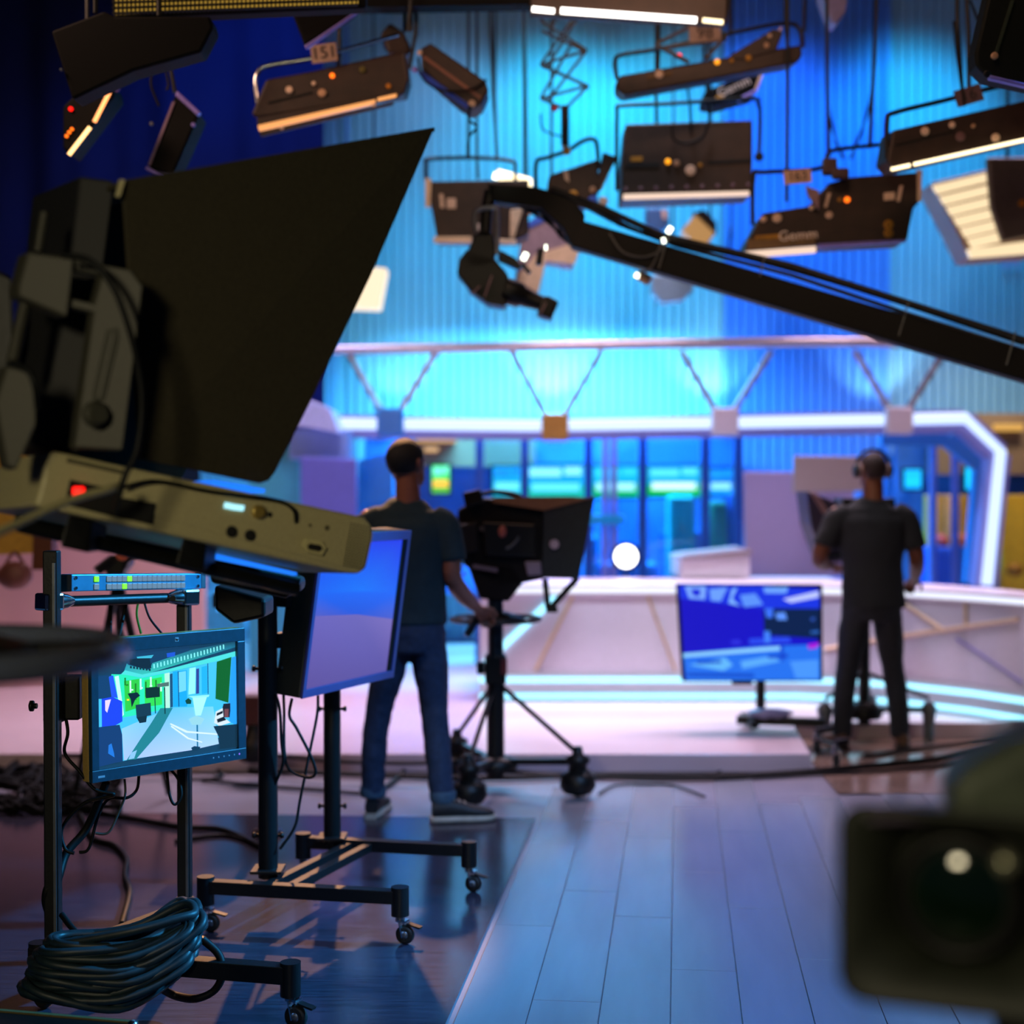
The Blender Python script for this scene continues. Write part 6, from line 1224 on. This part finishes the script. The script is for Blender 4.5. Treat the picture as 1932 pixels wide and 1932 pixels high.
# 13 lamp 163
t = fixture('wide brown lamp with plate 163 and a cream lip on the right', 7.2, [(1565, 345), (1600, 334), (1738, 324), (1740, 376), (1724, 392), (1712, 454), (1545, 462), (1406, 474), (1410, 456), (1440, 402), (1530, 388)], (0, 0.24, 0), LAMPBODY,
        lip=([(1404, 474), (1540, 464), (1540, 476), (1406, 486)],), lipm=led('cream_lit_edge', '#ffdcc4', 0.9), ribs=([(1546, 434), (1712, 424), (1710, 452), (1546, 460)],), strips=(([(1410, 452), (1538, 438), (1538, 460), (1410, 470)], mat('tan_band', '#7a5c38', 0.5)), ([(1545, 460), (1710, 451), (1710, 456), (1545, 468)], LAV), ([(1425, 445), (1474, 441), (1474, 450), (1425, 454)], YSTICK), ([(1698, 350), (1704, 350), (1698, 380), (1692, 380)], STICKER), ([(1668, 364), (1688, 362), (1688, 376), (1668, 378)], STICKER), ([(1731, 320), (1740, 320), (1738, 380), (1731, 380)], LAMPEDGE), ([(1562, 364), (1568, 364), (1560, 392), (1555, 390)], STICKER)),
        dots=((1598, 377, 5, LEDORANGE), (1584, 377, 4, YSTICK), (1531, 392, 5, LAMPEDGE), (1564, 406, 7, STICKER), (1466, 412, 9, STICKER), (1440, 414, 6, STICKER), (1676, 424, 9, YSTICK), (1676, 440, 9, YSTICK)), yoke=[(1420, 424), (1422, 332), (1440, 325), (1545, 318), (1562, 292), (1580, 282), (1670, 272)], poles=([(1560, 0), (1561, 140), (1564, 296)], [(1654, 0), (1650, 110), (1640, 280)], [(1486, 120), (1484, 380)]), tagtxt=('163', 1505, 333, 26, 13, 0.1, PALE, INK))
m = MB(); m.box(P(1565, 315, 7.15), (0.07, 0.05, 0.08)); m.box(P(1585, 328, 7.13), (0.08, 0.05, 0.05)); m.build('clamp', mat('mauve_brown_clamp', '#4a3236', 0.5), t, bevel=0.01)
m = MB(); m.plate(pp([(1520, 350), (1545, 360), (1545, 395), (1526, 370)], 7.15), (0, 0.02, 0)); m.build('safety_flag', mat('mauve_flag', '#8a6a70', 0.5), t)
text('Gemm', 1506, 444, 7.16, M_(27, 7.2), mat('white_lamp_lettering', '#e8d8d0', 0.6), t, 0.08, 'lamp_lettering')
for y in (424, 440): text('G' if y == 440 else '6', 1676, y, 7.185, M_(16, 7.2), mat('dark_ochre_ink', '#6a4400', 0.6), t, name='sticker_lettering')
# 14 lamp 16 at the right edge
t = fixture('long brown lamp with a beaded light row and plate 16 at the right edge', 6.6, [(1684, 246), (1950, 186), (1950, 262), (1690, 322), (1674, 305)], (0, 0.22, 0.02), LAMPBODY, yoke=[(1674, 300), (1674, 228), (1690, 212), (1780, 190), (1880, 164), (1960, 148)],
        dots=((1745, 248, 8, STICKER), (1796, 236, 6, STICKER), (1836, 238, 4, LAMPBEIGE), (1812, 258, 9, mat('mauve_dot', '#6a4a4c', 0.5)), (1878, 260, 8, STICKER)), slots=([(1690, 272), (1800, 246), (1800, 250), (1690, 276)],), poles=([(1806, 0), (1806, 40), (1816, 180)], [(1824, 0), (1827, 60), (1828, 180)]), cables=([(1800, 40), (1805, 90), (1812, 150), (1820, 200)], [(1830, 0), (1850, 60), (1830, 90)]), tagtxt=('16', 1828, 180, 26, 16, 0.3, mat('dark_mauve_plate', '#5a4044', 0.6), INK))
for k in range(44):
    tt = k / 43
    if 0.125 < tt < 0.16: continue
    m = MB(); m.ball(P(1684 + 262 * tt, 319 - 58 * tt, 6.56), 0.0088, 8, 6); m.build('light_bead', TUBEWARM, t)
# 15 lit louvred lamp, right edge
t = fixture('lit cream lamp with horizontal louvres at the right edge', 9.2, [(1756, 345), (1870, 318), (1950, 300), (1960, 478), (1830, 488), (1792, 412)], (0, 0.3, 0), mat('shaded_lamp_shell', '#8a7060', 0.5), name='louvred_light', group='louvred lit lamps')
LOUV = led('cream_lit_louvre', '#ffe2b4', 0.95)
for k in range(6):
    a = k / 5
    m = MB(); x0 = 1760 + a * 66; m.plate(pp([(x0, 350 + a * 100), (x0 + 118 - a * 30, 322 + a * 108), (x0 + 122 - a * 30, 338 + a * 110), (x0 + 10, 366 + a * 102)], 9.18 - 0.005 * k), (0, 0.03, 0)); m.build('louvre_blade', LOUV, t, bevel=0.003)
m = MB(); m.plate(pp([(1826, 470), (1960, 452), (1960, 476), (1832, 486)], 9.1), (0, 0.04, 0)); m.build('louvre_blade', LOUV, t)
m = MB(); m.plate(pp([(1862, 296), (1960, 296), (1960, 440), (1892, 456), (1870, 390)], 9.05), (0, 0.06, 0)); m.build('side_housing', mat('grey_brown_housing', '#5c5048', 0.5), t, bevel=0.02)
m = MB(); m.tube([V((P(1900, 0, 9.2).x, 9.25, TOPZ)), P(1900, 300, 9.25)], 0.012); m.build('hanger', BLKMET, t)
m = MB(); m.lathe(P(1928, 384, 9.03), -FW, [(0, 0.02), (0.01, 0.02)], 10); m.build('knob', MATS['orange_knob'], t)
# 16 black rounded panel at the top right corner
fixture('big black rounded lamp back at the top right corner', 5.2, [(1868, -20), (1990, -20), (1990, 172), (1864, 146), (1842, 124), (1840, 100)], (0, 0.1, 0), mat('green_black_shell', '#0a0f0b', 0.6, spec=0.2), group='lamps at the top edge', strips=(([(1908, 0), (1914, 0), (1880, 108), (1875, 106)], mat('green_grey_rail', '#2a3426', 0.5)),), dots=((1876, 106, 7, LAMPBEIGE), (1862, 140, 7, BLACK)), lip=([(1866, 140), (1990, 170), (1990, 176), (1868, 148)],), lipm=LAV, poles=([(1930, 0), (1930, -30)],))
# 17 small lavender wedge at the top
fixture('lavender ribbed lamp tip poking in at the top edge', 7.8, [(1548, -20), (1602, -20), (1596, 22), (1580, 44), (1570, 42)], (0, 0.15, 0), mat('lavender_grey_shell', '#8f86b8', 0.4), group='lamps at the top edge', poles=([(1575, 0), (1575, -20)],))
# 18 small lit lamps in the distance
t = fixture('small square warm lamp seen above the crane arm', 10.6, [(1288, 432), (1314, 402), (1352, 434), (1334, 462), (1310, 460)], (0, 0.2, 0), led('warm_soft_face', '#e0a868', 0.55), group='distant lamps before the wall', poles=([(1340, 380), (1340, 420)],))
m = MB(); m.plate(pp([(1310, 400), (1330, 396), (1352, 420), (1352, 440)], 10.55), (0, 0.2, 0)); m.build('dark_flap', BLKMET, t)
fixture('small lit square lamp half hidden by the black hood', 11.0, [(655, 580), (716, 582), (730, 506), (690, 502)], (0, 0.2, 0), led('cream_soft_face', '#ffe8c4', 1.0), group='distant lamps before the wall', poles=([(705, 470), (705, 510)],))
t = fixture('pale round ring lamp head blurred below the crane arm', 10.8, [(1230, 520), (1300, 516), (1310, 545), (1290, 566), (1250, 570), (1232, 552)], (0, 0.2, 0), mat('pale_blue_lamp_shell', '#8ab0cc', 0.4), group='distant lamps before the wall', poles=([(1270, 480), (1270, 520)],))
fixture('pale blue hanging lamp head above the crane arm', 10.8, [(1218, 392), (1262, 392), (1264, 424), (1244, 436), (1220, 424)], (0, 0.2, 0), mat('blue_shaded_shell', '#3a70b0', 0.4), group='distant lamps before the wall', strips=(([(1248, 396), (1258, 396), (1258, 412), (1250, 412)], LETTER),), poles=([(1238, 376), (1238, 394)],))
# 19 beige lamp seen through the crane head
fixture('beige and mauve lamp turned away behind the crane head', 8.8, [(985, 428), (1020, 402), (1086, 420), (1096, 462), (1082, 500), (1030, 490), (1014, 556), (972, 534)], (0, 0.24, 0), mat('mauve_shaded_shell', '#8a6870', 0.5), strips=(([(978, 520), (1010, 480), (1082, 458), (1094, 470), (1084, 498), (1030, 492), (1015, 552), (976, 532)], mat('peach_shell', '#d8a886', 0.5)), ([(990, 424), (1018, 404), (1030, 416), (1000, 430)], mat('blue_shade', '#2a4ca8', 0.5))), poles=([(1040, 300), (1040, 415)],), dots=((998, 402, 5, mat('orange_knob', '#e08a18')),))

# hanging wires on the wall side
for k, (pts, d, lb) in enumerate((([(935, -20), (932, 160), (938, 300)], 9.6, 'thin black hanging cable left of the scissor hanger'), ([(988, -20), (992, 150), (994, 340)], 9.8, 'thin black hanging cable just left of the scissor hanger'), ([(1562, -20), (1560, 130), (1566, 222), (1590, 300)], 9.4, 'hanging cable on the blue wall left of the long rod'), ([(1652, -20), (1648, 100), (1640, 200), (1605, 300)], 9.0, 'hanging cable crossing the boundary of blue and cyan wall'), ([(1380, 380), (1378, 430), (1376, 470)], 11.0, 'short dark rod on the blue wall above the crane arm'))):
    q_ = pp(pts, d); q_.insert(0, V((q_[0].x, q_[0].y, TOPZ))); cable_thing(q_, 0.009, lb, name='hanging_cable')

# ================================================================== crane (jib) with remote camera
JB = mat('black_crane_arm', '#070807', 0.6, var=0.25, scale=50, spec=0.2)
jb = thing('camera_crane', 'long black camera crane arm reaching in from the right with a hanging camera head', 'camera crane', P(1932, 690, 5.6))
dj = lerpd(940, 7.3, 1932, 6.5)
def jp(x, y, o=0.0): return P(x, y, dj(x) + o)
ends = [((1086, 438), 62), ((2150, 742), 112)]
a0 = jp(1086, 443); a1 = jp(2150, 757)
u_ = (a1 - a0).normalized(); 
w0, w1 = M_(52, dj(1086)), M_(56, dj(2150))
nu = u_.cross(FW).normalized()
if nu.z < 0: nu = -nu
vv = []
for p, w_ in ((a0, w0), (a1, w1)):
    for s, t_ in ((-1, -1), (1, -1), (1, 1), (-1, 1)): vv.append(p + nu * (w_ / 2 * s) + FW * (0.05 * t_))
m = MB(); m.add(vv, [(0, 1, 2, 3), (7, 6, 5, 4)] + [(i, 4 + i, 4 + (i + 1) % 4, (i + 1) % 4) for i in range(4)]); m.build('main_boom', JB, jb, bevel=0.008)
m = MB(); m.plate([jp(920, 346), jp(1010, 352), jp(1078, 372), jp(1104, 404), jp(1100, 472), jp(1080, 466), jp(1062, 430), jp(1020, 392), jp(930, 380)], FW * 0.09); m.build('boom_nose', JB, jb, bevel=0.006)
m = MB(); m.tube([jp(1040, 356), jp(1130, 390), jp(1250, 445), jp(1493, 502), jp(1700, 568), jp(1900, 632), jp(2150, 714)], 0.016, 8); m.build('steel_cable', BLKMET, jb)
m = MB(); m.tube([jp(1060, 366), jp(1170, 424), jp(1280, 464), jp(1493, 519), jp(1700, 588), jp(1932, 662), jp(2150, 730)], 0.010, 8); m.build('tie_rod', BLKMET, jb)
m = MB(); m.tube(smoothpts([jp(1090, 372, -0.06), jp(1180, 425, -0.06), jp(1262, 455, -0.06), jp(1400, 484, -0.06), jp(1620, 546, -0.06), jp(1932, 648, -0.06)], 6), 0.010, 6); m.build('signal_cable', CABLE, jb)
for x, y, h_ in ((1250, 455, 64), (1437, 497, 30), (1700, 585, 76), (1905, 640, 60)):
    m = MB(); m.bar(jp(x + h_ * 0.18, y - 14, -0.07), jp(x - h_ * 0.1, y + h_ * 0.8, -0.07), 0.012, 0.006); m.build('clamp_band', mat('grey_band', '#5a5650', 0.4), jb)
m = MB(); m.tube(smoothpts([jp(1150, 440, -0.08), jp(1175, 475, -0.08), jp(1215, 485, -0.08), jp(1250, 470, -0.08), jp(1262, 450, -0.08)], 6), 0.005); m.build('loose_cable', mat('grey_cable2', '#4a4a46', 0.5), jb)
m = MB(); m.tube(smoothpts([jp(1250, 450, -0.08), jp(1232, 500, -0.08), jp(1210, 516, -0.08)], 6), 0.005); m.build('loose_cable', MATS['grey_cable2'], jb)
GLINT = led('white_glint', '#f8ffe8', 3.5)  # bright glints along the crane put in as small glowing bars
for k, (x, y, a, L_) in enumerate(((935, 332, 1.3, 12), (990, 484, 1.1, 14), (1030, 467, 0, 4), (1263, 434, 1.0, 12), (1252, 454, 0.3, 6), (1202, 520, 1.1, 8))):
    p = jp(x, y, -0.08 if x != 1202 else 0.1); dv = (RT * math.cos(a) + UP * math.sin(a)) * M_(L_ / 2, dj(x)); m = MB(); m.tube([p - dv, p + dv], M_(5, dj(x)), 8); m.build('glint_bar', GLINT, jb)
m = MB(); m.tube([jp(1205, 518, 0.12), jp(1225, 530, 0.12)], 0.025); m.build('beige_sleeve', LAMPBEIGE, jb)
# remote head and camera
hd = MB()
def hp_(x, y, o=0.0): return P(x, y, 7.35 + o)
m = MB(); m.plate([hp_(896, 440), hp_(930, 438), hp_(936, 470), hp_(930, 500), hp_(890, 506), hp_(876, 490)], FW * 0.16); m.build('tilt_motor', BLACK, jb, bevel=0.01)
m = MB(); m.plate([hp_(866, 490), hp_(880, 470), hp_(936, 490), hp_(960, 520), hp_(950, 560), hp_(930, 570), hp_(888, 548), hp_(862, 515)], FW * 0.14); m.build('camera_body', BLACK, jb, bevel=0.01)
m = MB(); m.plate([hp_(884, 545), hp_(925, 540), hp_(958, 572), hp_(950, 578), hp_(920, 572)], FW * 0.16); m.build('cradle_plate', BLACK, jb, bevel=0.005)
ld = (hp_(1035, 580) - hp_(940, 545)).normalized()
m = MB(); m.lathe(hp_(940, 543, 0.07), ld, [(0, 0.062), (0.05, 0.066), (0.12, 0.062), (0.13, 0.05), (0.17, 0.045), (0.20, 0.04), (0.24, 0.038)], 20); m.build('lens', BLACK, jb)
lu = ld.cross(FW).normalized()
m = MB(); m.plate([hp_(1030, 556), hp_(1055, 568), hp_(1040, 602), hp_(1012, 592)], FW * 0.13); m.build('lens_hood', BLACK, jb, bevel=0.012)
m = MB(); m.tube(smoothpts([hp_(898, 440, -0.03), hp_(895, 410, -0.03), hp_(902, 396, -0.03), hp_(932, 392, -0.03), hp_(938, 400, -0.03), hp_(938, 480, -0.03)], 5), 0.012); m.build('head_frame', STEEL, jb)
m = MB(); m.tube([hp_(925, 360), hp_(918, 400), hp_(915, 440)], 0.03, 10); m.build('pan_post', BLACK, jb)
m = MB(); m.plate([hp_(940, 470), hp_(972, 486), hp_(985, 502), hp_(978, 508), hp_(940, 490)], FW * 0.06); m.build('zoom_drive', BLACK, jb, bevel=0.004)
m = MB(); m.bar(hp_(985, 498), hp_(1000, 516), 0.03, 0.02); m.bar(hp_(1020, 470), hp_(1016, 500), 0.05, 0.03); m.build('small_monitor', BLACK, jb, bevel=0.004)
for (x0, y0, x1, y1) in ((928, 520, 914, 560), (905, 540, 890, 555), (1030, 572, 1020, 592)):
    m = MB(); m.bar(hp_(x0, y0, -0.02), hp_(x1, y1, -0.02), 0.014, 0.006); m.build('label_strip', mat('dusty_pink_strip', '#7a5c66', 0.5), jb)
for k in range(5):
    m = MB(); m.tube(smoothpts([hp_(940 + 12 * k, 372, -0.03), hp_(990 + 16 * k, 395 + 4 * k, -0.04), hp_(1035 + 10 * k, 420 + 10 * k, -0.04), hp_(1060 + 8 * k, 450 + 6 * k, -0.03)], 5), 0.007, 6); m.build('bundled_cable', CABLE, jb)
m = MB(); m.bar(hp_(1072, 392, -0.05), hp_(1084, 415, -0.05), 0.02, 0.006); m.build('blue_clip', mat('blue_clip', '#1c30d0', 0.4), jb)
# crane pivot column, to the right outside the picture
m = MB(); m.cyl(V((a1.x, a1.y, 0.1)), V((a1.x, a1.y, a1.z - 0.05)), 0.07, n=20); m.build('pivot_column', JB, jb)
m = MB(); m.box(V((a1.x, a1.y, 0.06)), (0.9, 0.9, 0.1)); m.build('base', JB, jb, bevel=0.01)
